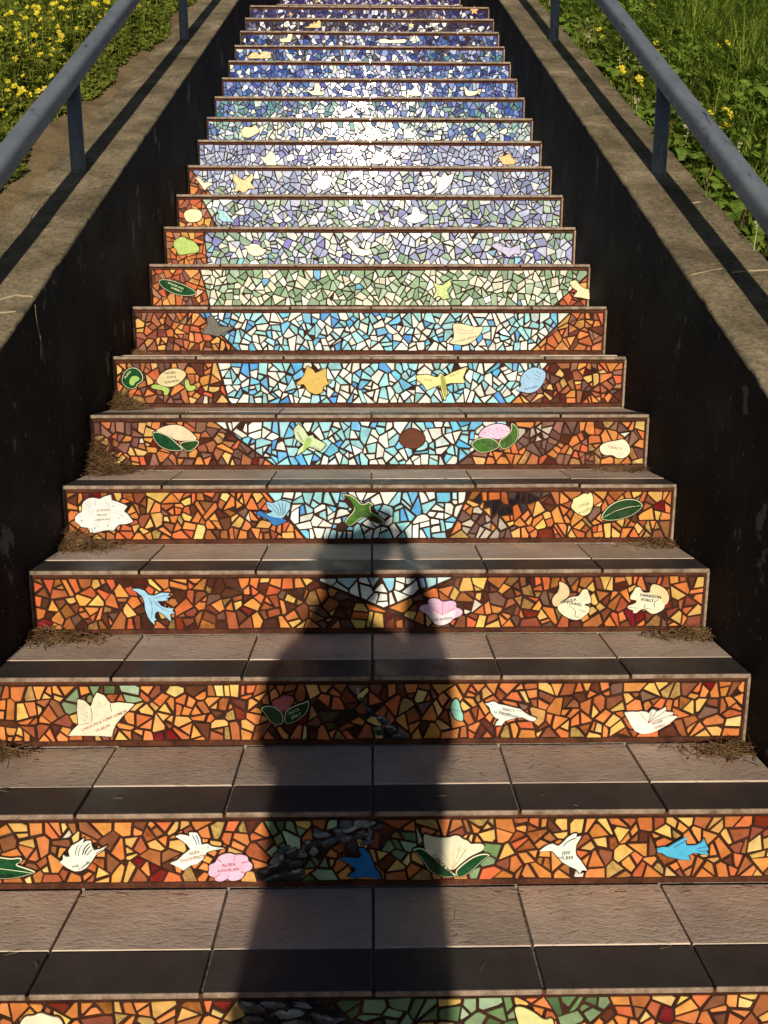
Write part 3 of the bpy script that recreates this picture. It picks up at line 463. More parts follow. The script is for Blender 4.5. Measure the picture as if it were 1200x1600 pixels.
STONES = [(1,"8C8C88",[(-125,126),(-105,130),(-82,125),(-90,117),(-117,115)]),(1,"9A9A94",[(-82,134),(-66,136),(-59,131),(-74,127)]),(1,"A8A8A0",[(-61,136),(-35,143),(-28,138),(-47,126),(-59,127)]),(1,"94948C",[(-24,146),(3,154),(11,149),(-1,142),(-20,135)]),(1,"5E5E5C",[(-107,108),(-74,119),(-71,106),(-102,91)]),(1,"787672",[(-67,119),(-43,121),(-41,108),(-65,104)]),(1,"545452",[(-37,123),(-6,129),(-6,116),(-38,110)]),(1,"8C8C88",[(-133,81),(-121,100),(-110,85),(-122,72)]),(1,"4A4A4C",[(-211,81),(-172,103),(-168,94),(-200,70)]),(1,"36363A",[(-180,88),(-156,98),(-149,76),(-172,68),(-184,77)]),(1,"404044",[(-144,109),(-125,113),(-127,100),(-147,74)]),(1,"B0B0AA",[(-195,77),(-184,79),(-184,64),(-194,66)]),(1,"2C2C30",[(-227,49),(-196,62),(-181,53),(-196,40),(-228,27)]),(1,"3A3A3E",[(-180,62),(-149,66),(-142,52),(-173,44)]),(1,"28282C",[(-228,23),(-197,36),(-181,27),(-197,11),(-228,13)]),(1,"46464A",[(-177,40),(-142,48),(-138,31),(-158,18),(-177,22)]),(1,"5A5A58",[(-1,139),(19,148),(25,141),(7,131)]),(1,"6A6A66",[(-28,105),(3,112),(5,101),(-24,95)]),(0,"4A4A4C",[(-242,157),(-208,153),(-185,133),(-220,127),(-239,140)]),(0,"6A6A68",[(-208,154),(-162,154),(-151,142),(-185,136)]),(0,"36363A",[(-237,127),(-197,123),(-181,100),(-227,94)]),(0,"8A8A86",[(-180,133),(-134,139),(-117,125),(-163,113)]),(0,"2C2C30",[(-175,109),(-123,119),(-100,98),(-152,86)]),(0,"54545A",[(-117,132),(-71,121),(-60,104),(-94,102)]),(0,"404044",[(-89,97),(-43,108),(-8,90),(-60,78)]),(0,"7A7A76",[(-151,152),(-119,152),(-105,137),(-134,140)]),(0,"34343A",[(-221,87),(-164,83),(-153,52),(-216,53)]),(0,"5A5A5C",[(-141,79),(-83,85),(-60,57),(-130,48)]),(0,"2A2A2E",[(-211,46),(-153,42),(-148,4),(-206,9)]),(0,"4A4A4E",[(-136,38),(-72,47),(-61,10),(-131,4)]),(2,"B8B8B4",[(-36,149),(-30,149),(-29,130),(-34,126)]),(2,"3A4A44",[(-32,124),(-22,120),(-10,101),(-20,99)]),(2,"2A2E30",[(-18,97),(-6,99),(13,82),(5,74),(-10,82)]),(2,"3E4A48",[(7,71),(25,80),(45,59),(25,50)]),(2,"2C3232",[(25,48),(47,56),(67,35),(41,27)]),(2,"363C3E",[(43,25),(69,33),(86,14),(49,12)]),(2,"24463A",[(5,44),(21,52),(35,27),(9,23)])]
def text_mesh(s, size):
    cu = bpy.data.curves.new('lettering', 'FONT'); cu.body = s; cu.size = size; cu.align_x = 'CENTER'; cu.align_y = 'CENTER'
    cu.resolution_u = 2; cu.extrude = 0.00015
    ob = bpy.data.objects.new('lettering', cu); COL.objects.link(ob)
    dg = bpy.context.evaluated_depsgraph_get(); me = bpy.data.meshes.new_from_object(ob.evaluated_get(dg))
    bpy.data.objects.remove(ob); bpy.data.curves.remove(cu)
    me.name = 'lettering'; me.materials.clear()
    return me
LETTERS = {}
for t_ in TILES:
    for q_ in t_[6]: LETTERS.setdefault((q_[0], q_[3]), text_mesh(q_[0], q_[3] / 1000.0 * 1.05))

# ------------------------------------------------------------------ the flight of steps
def ypos(k): return RUN * k + (0.84 if k > TOP_STEP else 0.0)
LAST = 27
def build_staircase():
    prof = [(ypos(LOW_STEP) + 0.016, STREET_Z - 0.3)]
    for k in range(LOW_STEP, LAST + 1):
        prof.append((ypos(k) + 0.016, RISE * (k - 1) - 0.012))
        prof.append((ypos(k) + 0.016, RISE * k - 0.012))
    prof += [(30, RISE * LAST - 0.012), (30, STREET_Z - 0.3)]
    n = len(prof); w = HALF - 0.001
    v = [(-w, y, z) for y, z in prof] + [(w, y, z) for y, z in prof]
    f = [tuple(range(n)), tuple(range(2 * n - 1, n - 1, -1))]
    f += [(i, i + n, (i + 1) % n + n, (i + 1) % n) for i in range(n)]
    o = link('staircase', mesh('staircase', v, f), M_PAVE)
    return tag(o, 'long flight of tiled steps climbing between two walls', None, None, 'structure')
STAIRS = build_staircase()

XJ = [-HALF + 0.003, -0.608, -0.303, 0.002, 0.305, 0.610, HALF - 0.003]
NOSE = 0.107
rng = random.Random(5)
tread_me, nose_me = [], []
for i in range(6):
    x0, x1 = XJ[i] + 0.0028, XJ[i + 1] - 0.0028
    tread_me.append(bm_mesh('tread_tile', bevel_box(x0, x1, NOSE + 0.0035, RUN + 0.008, -0.012, 0, 0.0016, 2)))
    bm = bevel_box(x0, x1, 0, NOSE, -0.012, 0, 0.0034, 3); bm.normal_update()
    for fc in bm.faces: fc.material_index = 1 if fc.normal.y < -0.45 else 0
    nose_me.append(bm_mesh('nosing_tile', bm))
for me in tread_me: me.materials.append(M_TREAD)
for me in nose_me: me.materials.append(M_NOSE); me.materials.append(M_EDGE)
for k in range(LOW_STEP, LAST + 1):
    rows = 1 if k != TOP_STEP else 4
    for i in range(6):
        for r in range(rows):
            o = link('tread_tile', tread_me[i], None, STAIRS, (0, ypos(k) + r * RUN if r == 0 else ypos(k) + r * RUN, RISE * k + rng.uniform(-0.0009, 0.0004)))
            o.rotation_euler = (rng.uniform(-0.0025, 0.0025), rng.uniform(-0.002, 0.002), 0)
        o = link('nosing_tile', nose_me[i], None, STAIRS, (0, ypos(k) + rng.uniform(-0.0008, 0.0008), RISE * k + rng.uniform(-0.0014, -0.0002)))
        o.rotation_euler = (0, rng.uniform(-0.0015, 0.0015), 0)
    if k == TOP_STEP:
        for i in range(6):
            for r in range(1, 4):
                link('nosing_tile', nose_me[i], None, STAIRS, (0, ypos(k) + r * RUN, RISE * k - 0.001))

# ------------------------------------------------------------------ retaining walls with sloping tops
CA, CB = 0.676, 0.5489
def cap_z(y): return CA + CB * y
WALL_OUT = 1.168
def build_wall(side, label):
    y0, y1 = -0.80, 11.0
    root = empty('retaining_wall', (side * 1.03, y0, STREET_Z))
    L = Vector((-side * 1.03, -y0, -STREET_Z))
    xi, xo = HALF, WALL_OUT
    P = [(y0, STREET_Z - 0.25), (y1, STREET_Z - 0.25), (y1, cap_z(y1) - 0.008), (y0, cap_z(y0) - 0.008)]
    v = [tuple(Vector((side * x, y, z)) + L) for x in (xi, xo) for y, z in P]
    f = [(0, 1, 2, 3), (7, 6, 5, 4), (0, 4, 5, 1), (1, 5, 6, 2), (2, 6, 7, 3), (3, 7, 4, 0)]
    b = link('wall_body', mesh('wall_body', v, f), M_BLACK, root)
    # the bare concrete top, worn and chipped along its inner edge
    rows, cols = [], [0.0, 0.004, 0.03, 0.09, 0.16, 0.23, 0.262, 0.2665]
    y = y0; sd_ = 11.7 if side > 0 else 3.1
    while y < y1:
        chip = max(0.0, n3(y * 17 + sd_, 1.3) - 0.36) * 0.018 + 0.0022 * n3(y * 45, sd_) + 0.002 * n3(y * 6, sd_)
        row = []
        for j, c in enumerate(cols):
            x = xi - 0.0025 + c
            if j < 2: x += max(chip, -0.001)
            if j > 5: x += 0.004 * n3(y * 12, sd_ + 5)
            dz = 0.0016 * n3(y * 14, c * 40, sd_) + 0.003 * n3(y * 2.5, c * 8, sd_)
            if j == 0 or j == len(cols) - 1: dz -= 0.0045
            row.append((side * x, y, cap_z(y) + dz - (0.5 * max(0, chip - 0.003) if j < 2 else 0)))
        rows.append(row); y += 0.022
    v, f = [], []
    nc = len(cols)
    for r in rows:
        v += r
    base = len(v)
    for r in rows:
        v += [(r[0][0], r[0][1], cap_z(r[0][1]) - 0.0105), (r[-1][0], r[-1][1], cap_z(r[0][1]) - 0.0105)]
    for i in range(len(rows) - 1):
        for j in range(nc - 1):
            a = i * nc + j; q = (a, a + 1, a + nc + 1, a + nc)
            f.append(q if side > 0 else q[::-1])
        q = (base + 2 * i, i * nc, (i + 1) * nc, base + 2 * i + 2); f.append(q if side > 0 else q[::-1])
        q = (i * nc + nc - 1, base + 2 * i + 1, base + 2 * i + 3, (i + 1) * nc + nc - 1); f.append(q if side > 0 else q[::-1])
    v = [tuple(Vector(p) + L) for p in v]
    cap = link('wall_cap', mesh('wall_cap', v, f, True), M_CAP, root)
    tag(root, label, 'wall', 'walls beside the steps')
    return root, L
M_CRACK = simple('pale_crack_filler', '9A8E78', 0.9, 0.1)
def crack(root, L, side, pts, w, vertical=False):
    """a filled crack: a thin raised bead along pts (x from the wall's inner edge, y) on the cap, or (y, z) on the face"""
    v, f = [], []; rg = random.Random(int(abs(pts[0][0]) * 1000 + pts[0][1] * 77))
    fine = []
    for a, b in zip(pts[:-1], pts[1:]):
        n = max(2, int(math.hypot(b[0] - a[0], b[1] - a[1]) / 0.008))
        for i in range(n):
            t = i / n; fine.append((a[0] + (b[0] - a[0]) * t + rg.uniform(-.0012, .0012), a[1] + (b[1] - a[1]) * t + rg.uniform(-.0012, .0012)))
    for i, p in enumerate(fine):
        ww = w * rg.uniform(0.4, 1.3) * min(1, (len(fine) - i) / 6, (i + 2) / 4)
        if vertical:
            q = [(side * (HALF - 0.0022), p[0] - ww, p[1]), (side * (HALF - 0.0036), p[0], p[1]), (side * (HALF - 0.0022), p[0] + ww, p[1])]
        else:
            x = HALF - 0.002 + p[0]; z = cap_z(p[1]) + 0.0024
            q = [(side * x, p[1] - ww, z - CB * ww - .002), (side * x, p[1], z + 0.001), (side * x, p[1] + ww, z + CB * ww - .002)]
        v += [tuple(Vector(c) + L) for c in q]
    for i in range(len(fine) - 1):
        a = 3 * i; f += [(a, a + 1, a + 4, a + 3), (a + 1, a + 2, a + 5, a + 4)]
    link('crack', mesh('crack', v, f), M_CRACK, root)
WALL_L, LL = build_wall(-1, 'black faced concrete wall with tan sloping top on the left of the steps')
WALL_R, LR = build_wall(1, 'black faced concrete wall with tan sloping top on the right of the steps')
crack(WALL_L, LL, -1, [(0.003, 1.035), (0.05, 1.045), (0.09, 1.02), (0.17, 1.00)], 0.0032)
crack(WALL_L, LL, -1, [(1.035, 1.225), (1.04, 1.18), (1.06, 1.13), (1.045, 1.07)], 0.0035, True)
crack(WALL_L, LL, -1, [(0.16, 1.42), (0.185, 1.56), (0.175, 1.70), (0.15, 1.83)], 0.0030)
crack(WALL_L, LL, -1, [(0.02, 0.96), (0.10, 0.95), (0.20, 0.90)], 0.0012)
crack(WALL_L, LL, -1, [(0.16, 3.25), (0.20, 3.10), (0.24, 3.02)], 0.0035)
crack(WALL_R, LR, 1, [(0.13, 1.175), (0.19, 1.185), (0.262, 1.19)], 0.0030)
crack(WALL_R, LR, 1, [(0.17, 1.655), (0.22, 1.665)], 0.0040)
crack(WALL_R, LR, 1, [(0.01, 1.16), (0.12, 1.20)], 0.0010)
crack(WALL_R, LR, 1, [(0.15, 2.22), (0.18, 2.32), (0.18, 2.42)], 0.0014)

# ------------------------------------------------------------------ handrails
def tube(points, rad, seg=14, sx=1.0):
    v, f = [], []
    for i, p in enumerate(points):
        p = Vector(p); a = Vector(points[max(0, i - 1)]); b = Vector(points[min(len(points) - 1, i + 1)])
        t = (b - a).normalized(); s = t.cross(Vector((1, 0, 0)) if abs(t.x) < .9 else Vector((0, 1, 0))).normalized(); u = t.cross(s)
        for j in range(seg):
            an = 2 * math.pi * j / seg; v.append(tuple(p + s * math.cos(an) * rad + u * math.sin(an) * rad * sx))
    for i in range(len(points) - 1):
        for j in range(seg):
            a = i * seg + j; b = i * seg + (j + 1) % seg; f.append((a, b, b + seg, a + seg))
    f.append(tuple(range(seg - 1, -1, -1))); n = len(points) - 1
    f.append(tuple(n * seg + j for j in range(seg)))
    return v, f
RA, RB = 0.772, 0.652        # underside of the rail: z = RA + RB * y
def build_rail(side, label):
    x = side * 1.048
    y0, y1 = -0.75, 8.2
    root = empty('handrail', (x, 1.92, cap_z(1.92)))
    L = Vector((0, -1.92, -cap_z(1.92)))
    ang = math.atan(RB); up = Vector((0, -math.sin(ang), math.cos(ang)))
    hw, th, r = 0.0310, 0.052, 0.017
    prof = []
    for cx, cz, a0 in ((hw - r, th - r, 0), (-hw + r, th - r, 90), (-hw + r * .6, r * .6, 180), (hw - r * .6, r * .6, 270)):
        rr = r if a0 < 180 else r * .6
        for i in range(5):
            a = R(a0 + i * 22.5); prof.append((cx + rr * math.cos(a), cz + rr * math.sin(a)))
    n = len(prof); v, f = [], []; steps = 120
    for i in range(steps + 1):
        y = y0 + (y1 - y0) * i / steps
        c = Vector((0.0012 * n3(y * 2.1, side * 4), y, RA + RB * y + 0.0012 * n3(y * 1.7, side * 9)))
        for px, pz in prof: v.append(tuple(c + Vector((px, 0, 0)) + up * (pz + .0006 * n3(y * 9, px * 30, pz * 30)) + L))
    for i in range(steps):
        for j in range(n):
            a = i * n + j; b = i * n + (j + 1) % n; f.append((a, a + n, b + n, b))
    f.append(tuple(range(n))); f.append(tuple(steps * n + j for j in range(n - 1, -1, -1)))
    link('rail', mesh('rail', v, f, True), M_RAIL, root)
    for py in (-0.05, 1.92, 3.89, 5.86, 7.83):
        zt = RA + RB * py + 0.012
        pv, pf = tube([(0, py, cap_z(py) - 0.02), (0, py, cap_z(py) + 0.004), (0, py, zt)], 0.0255, 20)
        pv = [tuple(Vector(p) + L) for p in pv]
        link('post', mesh('post', pv, pf, True), M_RAIL, root)
    tag(root, label, 'handrail', 'handrails above the walls')
build_rail(-1, 'slate blue metal handrail on round posts along the left wall')
build_rail(1, 'slate blue metal handrail on round posts along the right wall')

# ------------------------------------------------------------------ street and hillside
def build_ground():
    s = 300
    o = link('street', mesh('street', [(-s, -s, STREET_Z), (s, -s, STREET_Z), (s, s, STREET_Z), (-s, s, STREET_Z)], [(0, 1, 2, 3)]), M_PAVE)
    tag(o, None, None, None, 'structure')
build_ground()
def bank_z(side, x, y):
    d = abs(x) - WALL_OUT
    z = cap_z(y)
    if side < 0:
        z += -0.012 + 0.034 * min(max((d + 0.06) / 0.25, 0), 1) + 0.010 * n3(x * 9, y * 7)
    else:
        z += -0.035 + 0.006 * n3(x * 9, y * 7)
    dd = max(d, 0)
    return z + (0.25 if side < 0 else 0.45) * (1 - math.exp(-dd * 0.16)) + 0.05 * n3(x * 1.1, y * 1.1) * min(dd, 1)
def build_bank(side):
    xs = [-0.075 if side < 0 else 0.002] + [-0.05, -0.025] * (side < 0) + [0.02 * i for i in range(1, 20)] + [0.4 + 0.1 * i for i in range(30)] + [4, 6, 9, 14, 22, 40]
    xs = sorted(set(xs))
    ys = [-3 + 0.06 * i for i in range(200)] + [9.5, 10, 12, 16, 24, 40]
    v, f = [], []
    for d in xs:
        for y in ys:
            x = side * (WALL_OUT + d)
            yy = y
            z = bank_z(side, x, min(yy, 12) + 0.25 * max(0, yy - 12))
            if side < 0 and d == xs[0]: z -= 0.03
            if side < 0 and d <= 0: x -= side * 0.035 * n3(y * 3.1, 4.4)
            v.append((x, y, z))
    ny = len(ys)
    for i in range(len(xs) - 1):
        for j in range(ny - 1):
            a = i * ny + j; q = (a, a + ny, a + ny + 1, a + 1)
            f.append(q if side > 0 else q[::-1])
    me = mesh('hillside', v, f, True)
    me.materials.append(M_SOIL); me.materials.append(M_HUMUS)
    for p in me.polygons: p.material_index = 1 if (side > 0 or abs(p.center.x) > WALL_OUT + 0.26) else 0
    o = link('hillside', me)
    tag(o, None, None, None, 'structure')
build_bank(-1); build_bank(1)

# ------------------------------------------------------------------ mosaic risers
PAL = {
 'earth': [('E48E48', 3.6), ('DC783E', 2.8), ('E8B05C', 2.4), ('EEC274', .6), ('CC7238', 2.2), ('B06436', 1.5), ('905234', 1.0), ('643422', .7), ('7E1E16', .2), ('B89254', .6, 1), ('805C48', .3), ('A86030', .8, 1)],
 'earthdark': [('E28A44', 2.2), ('DA723A', 2.0), ('E8B45C', 2.1), ('AC5E32', 1.4), ('84462C', 1.9), ('5E2E1E', 1.6), ('7E1E16', .5), ('A07844', .9, 1), ('4E2A1C', 1.0), ('74503C', .8), ('AC6832', .9, 1)],
 'earthred': [('DC7A44', 2.6), ('C86C3E', 2.2), ('E09E54', 2.0), ('9C5A42', 1.5), ('7A4230', .9), ('AC7654', 1.0), ('CC8450', 1.2, 1), ('845A48', .6)],
 'earthgrey': [('E08A46', 2.2), ('D87040', 1.8), ('E8B468', 1.4), ('94644E', 1.6), ('744E42', 1.5), ('B06840', 1.4), ('5A2A1E', 1.2), ('7A2018', .4), ('B48A54', .5, 1)],
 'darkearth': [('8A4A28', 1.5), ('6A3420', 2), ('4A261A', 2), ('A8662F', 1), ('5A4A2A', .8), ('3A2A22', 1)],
 'greyearth': [('B9A48E', 2), ('7A5A4C', 1.5), ('C9B59A', 1), ('6A4638', 1)],
 'redblack': [('1E1C20', 2.2), ('A02018', 1.6), ('D8762F', 1.4), ('4A3A36', 1)],
 'green': [('849668', 2), ('6A8250', 2), ('A0B684', 1.4), ('546A40', 1), ('8E9458', .8), ('B4C49A', .6)],
 'pebble': [('2A2A2C', 2), ('46464A', 1.4), ('8C8C88', .9), ('1A1B1E', 1.2), ('6A6A68', .8)],
 'bluewhite': [('F4EEDC', 4.2), ('9CD2CC', 2.1), ('76BCDA', 1.6), ('ACDCDA', 1.4), ('5AA4D0', .5), ('DCE6DE', .7)],
 'bluepale': [('F3ECDA', 4.0), ('B6D8D0', 1.5), ('9AC6DA', 1.0), ('CFDCC8', 1.0)],
 'greencream': [('9CB088', 3), ('EFE4C0', 2.8), ('F6F0DE', 1.6), ('86A078', 1.0), ('7CBAD2', .22), ('B6C4A4', 1.0)],
 'lav9': [('CDCEDA', 1.7), ('EFEADC', 2.4), ('A6A9C2', 1.4), ('9CB294', 1.6), ('8C8ABA', .25), ('8FC2C8', .15)],
 'lav10': [('BCBECC', 1.8), ('9A9EB8', 1.9), ('AEBE9E', 1.5), ('E2E0DA', 1.5), ('807CB0', .3), ('92AA92', .5)],
 'lav11': [('C8C8D4', 2), ('ACAFC2', 1.9), ('9298B0', 1.4), ('A8B89A', .4), ('DEDDDA', 1.5)],
 'lav12': [('CACAD6', 2), ('B0B3C6', 2), ('989DB6', 1.6), ('868CB4', .5), ('706CA8', .08)],
 'k13': [('EDEDEA', 2.2), ('CFD3DC', 1.6), ('A8BCB0', 1.2), ('7088B2', 1.1), ('4A68A0', .9), ('92B4A6', .9)],
 'k14': [('4462A0', 2.0), ('6A9490', 1.5), ('98B6AC', 1.1), ('7A8EB8', 1.4), ('DCDEE6', 1.3), ('467A84', .7)],
 'k15': [('3A589A', 2.0), ('5672AC', 2.0), ('8092BC', 1.6), ('B8C0D8', 1.2), ('E6E6EA', .8)],
 'k16': [('304E90', 2.0), ('4864A2', 2.0), ('7288B4', 1.4), ('B8C0D8', 1.1), ('E8E8EC', .8)],
 'k17': [('325090', 2.0), ('5E8690', 1.0), ('7C8EB6', 1.3), ('B4BBD2', 1.0), ('EAE8E2', .9), ('444450', .9)],
 'k18': [('283C7C', 1.9), ('465C9A', 1.7), ('8A94BA', .9), ('EAE5D8', 1.2), ('2A2A3A', 1.3), ('60606E', .8)],
 'k19': [('24284C', 1.9), ('444454', 1.6), ('767490', 1.0), ('E0DADA', 1.2), ('EEEAE2', .6), ('322840', 1.1)],
 'k20': [('24285A', 1.9), ('403E64', 1.6), ('767096', 1.0), ('E4DCDE', 1.2), ('C0A052', .15), ('363C70', 1.0)],
}
TCOL = {'cream': 'F0E2B8', 'white': 'F1EDDC', 'yellow': 'E9D98C', 'yellowcream': 'EFDF9E', 'leaf': '1E4C2A', 'green': '4E7C36', 'lime': 'A9C25E', 'mint': '9ED8B4',
 'pink': 'E8B8C6', 'palepink': 'F3DADC', 'pinkspot': 'EBC4D2', 'rose': 'C8564E', 'blue': '2F6FB0', 'lightblue': '56A8CE', 'paleblue': 'A2C6E4', 'lilacwhite': 'EDE6E8',
 'lilacgrey': 'BDB6C6', 'grey': '6A6458', 'tan': 'E2C890', 'gold': 'D6A552', 'brown': '6A3A20', 'darkbrown': '3A2416', 'peach': 'EFCDA4', 'peachyellow': 'EBD9A2',
 'palegreen': 'D6DDA6', 'olive': 'A8A048', 'teal': '8CC4C4'}
INK = {'ink': '1A1512', 'ink_grey': '5A5248', 'ink_red': 'A8604A', 'ink_blue': '4A78B0', 'ink_navy': '2A3470', 'ink_pink': 'C4587E', 'ink_tan': '9A8452', 'ink_lilac': '9A8AB0', 'pale': 'CFE0B4', 'pale_line': 'D6BE9A'}
M_INK = {}
def ink(n):
    if n not in M_INK: M_INK[n] = simple('glaze_' + n, INK[n], 0.35, 0.4)
    return M_INK[n]
M_RIM = simple('pale_tile_rim', 'D8DCC0', 0.4)
def rimmed(name, o, t, tilt, mat, parent):
    v, f = slab(o, 0, t, 0.0014, tilt, 0, True); me = mesh(name, v, f); ob = link(name, me, [mat, M_RIM], parent); n = len(o)
    for i, p in enumerate(me.polygons): p.material_index = 1 if (i < 2 * n and i % 2 == 1) else 0
    return ob
M_TRIM = mat_concrete('pale_edge_grout', [(0.3, (0.16, 0.11, 0.08)), (0.5, (0.30, 0.24, 0.18)), (0.7, (0.40, 0.33, 0.26))])

def clip(poly, a, b, c):
    out = []; n = len(poly)
    for i in range(n):
        p, q = poly[i], poly[(i + 1) % n]
        dp, dq = a * p[0] + b * p[1] - c, a * q[0] + b * q[1] - c
        if dp <= 0: out.append(p)
        if dp * dq < 0:
            t = dp / (dp - dq); out.append((p[0] + (q[0] - p[0]) * t, p[1] + (q[1] - p[1]) * t))
    return out
def area(p): return 0.5 * sum(p[i][0] * p[(i + 1) % len(p)][1] - p[(i + 1) % len(p)][0] * p[i][1] for i in range(len(p)))
def centroid(p): return (sum(q[0] for q in p) / len(p), sum(q[1] for q in p) / len(p))
def clean(p, eps=0.0012):
    out = []
    for q in p:
        if not out or math.hypot(q[0] - out[-1][0], q[1] - out[-1][1]) > eps: out.append(q)
    if len(out) > 2 and math.hypot(out[0][0] - out[-1][0], out[0][1] - out[-1][1]) < eps: out.pop()
    return out
def inset(poly, d, m=1.0):
    res = poly; n = len(poly)
    for i in range(n):
        p, q = poly[i], poly[(i + 1) % n]; L = math.hypot(q[0] - p[0], q[1] - p[1])
        if L < 1e-6: continue
        nx, ny = (q[1] - p[1]) / L, -(q[0] - p[0]) / L      # outward for CCW
        res = clip(res, nx, ny, nx * p[0] + ny * p[1] - m * d.uniform(0.0012, 0.0036))
        if len(res) < 3: return []
    return res
def inside(pt, poly):
    x, y = pt; r = False; n = len(poly); j = n - 1
    for i in range(n):
        xi, yi = poly[i]; xj, yj = poly[j]
        if (yi > y) != (yj > y) and x < (xj - xi) * (y - yi) / (yj - yi) + xi: r = not r
        j = i
    return r
def chaikin(p, r=0.25, n=1):
    for _ in range(n):
        out = []
        for i in range(len(p)):
            a, b = p[i], p[(i + 1) % len(p)]
            out += [(a[0] + (b[0] - a[0]) * r, a[1] + (b[1] - a[1]) * r), (a[0] + (b[0] - a[0]) * (1 - r), a[1] + (b[1] - a[1]) * (1 - r))]
        p = out
    return p
def offset(p, d):
    """grow (d > 0) a simple CCW outline along its vertex normals"""
    out = []; n = len(p)
    for i in range(n):
        a, b, c = p[i - 1], p[i], p[(i + 1) % n]
        e1 = Vector((b[0] - a[0], b[1] - a[1])); e2 = Vector((c[0] - b[0], c[1] - b[1]))
        if e1.length < 1e-9 or e2.length < 1e-9: out.append(b); continue
        e1.normalize(); e2.normalize()
        nn = Vector((e1.y + e2.y, -e1.x - e2.x))
        if nn.length < 0.2: nn = Vector((e1.y, -e1.x)) * 0.6 + e1 * .5
        else: nn = nn.normalized() / max(0.55, math.cos(math.acos(max(-1, min(1, e1.dot(e2)))) / 2))
        out.append((b[0] + nn.x * d, b[1] + nn.y * d))
    return out
def slab(outline, t0, t1, bev=0.0008, tilt=(0, 0), dome=0.0, tess=False):
    """an extruded piece standing on the riser plane: x = u, z = v, proud towards -y"""
    n = len(outline); cx, cy = centroid(outline)
    ins = offset(outline, -bev * 1.3)
    h = lambda p, t: -(t + tilt[0] * (p[0] - cx) + tilt[1] * (p[1] - cy))
    v = [(p[0], -t0, p[1]) for p in outline] + [(p[0], h(p, t1 - bev), p[1]) for p in outline] + [(p[0], h(p, t1), p[1]) for p in ins]
    f = []
    for i in range(n):
        j = (i + 1) % n
        f += [(i, j, n + j, n + i), (n + i, n + j, 2 * n + j, 2 * n + i)]
    if dome:
        ins2 = [(cx + (p[0] - cx) * .5, cy + (p[1] - cy) * .5) for p in ins]
        v += [(p[0], h(p, t1 + dome), p[1]) for p in ins2]
        for i in range(n):
            j = (i + 1) % n; f.append((2 * n + i, 2 * n + j, 3 * n + j, 3 * n + i))
        f.append(tuple(3 * n + i for i in range(n)))
    elif tess:      # concave outlines: ear-clip the outline itself and reuse the triangles on the top ring
        for tri in tessellate_polygon([[Vector((p[0], p[1], 0)) for p in outline]]):
            q = [outline[i] for i in tri]
            f.append(tuple(2 * n + i for i in (tri if area(q) > 0 else tri[::-1])))
    else:
        f.append(tuple(2 * n + i for i in range(n)))
    return v, f

V0, V1 = 0.0145, RISE - 0.0235     # the mosaic field between the two plain grout bands
def pick(rg, pal):
    P = PAL[pal]; s = sum(p[1] for p in P); r = rg.random() * s
    for p in P:
        r -= p[1]
        if r <= 0: return p[0], (0.55 if len(p) > 2 else 0.0)
    return P[0][0], 0.0
def base_palette(k, u, v, rg):
    side_l = side_r = False
    if k in BOUNDS:
        lt, lb, rt, rb = BOUNDS[k]
        if lt: side_l = left_of((u, v), lt, lb)
        if rt: side_r = not left_of((u, v), rt, rb)
    if k <= 2 and k >= -2: return 'earth'
    if k == 3: return 'earthdark' if (side_l or side_r) else 'bluepale'
    if k == 4: return 'earth' if (side_l or side_r) else 'bluewhite'
    if k == 5: return 'earthgrey' if (side_l or side_r) else 'bluewhite'
    if k in (6, 7): return ('earthgrey' if k == 6 else 'earthred') if (side_l or side_r) else 'bluewhite'
    if k == 8: return 'earthred' if (side_l or side_r) else 'greencream'
    if k in (9, 10, 11) and side_l: return 'earthred'
    if k <= 12: return {9: 'lav9', 10: 'lav10', 11: 'lav11', 12: 'lav12'}[k]
    kk = min(k, 20)
    if rg.random() < 0.14 * max(0, 1 - abs(u) / 0.5): return 'lav12'  # paler mix towards the middle: partly tile colour, partly painted glare
    return 'k%d' % kk
def left_of(p, a, b):
    """is p left of the line a (top) - b (bottom)?"""
    x = a[0] + (b[0] - a[0]) * (p[1] - a[1]) / (b[1] - a[1]) if b[1] != a[1] else a[0]
    return p[0] < x
def mm(p): return [(q[0] / 1000.0, q[1] / 1000.0) for q in p]
BOUNDS = {k: tuple(None if q is None else (q[0] / 1000.0, q[1] / 1000.0) for q in v) for k, v in BOUNDS.items()}
ZONES = [(k, p, mm(q)) for k, p, q in ZONES]
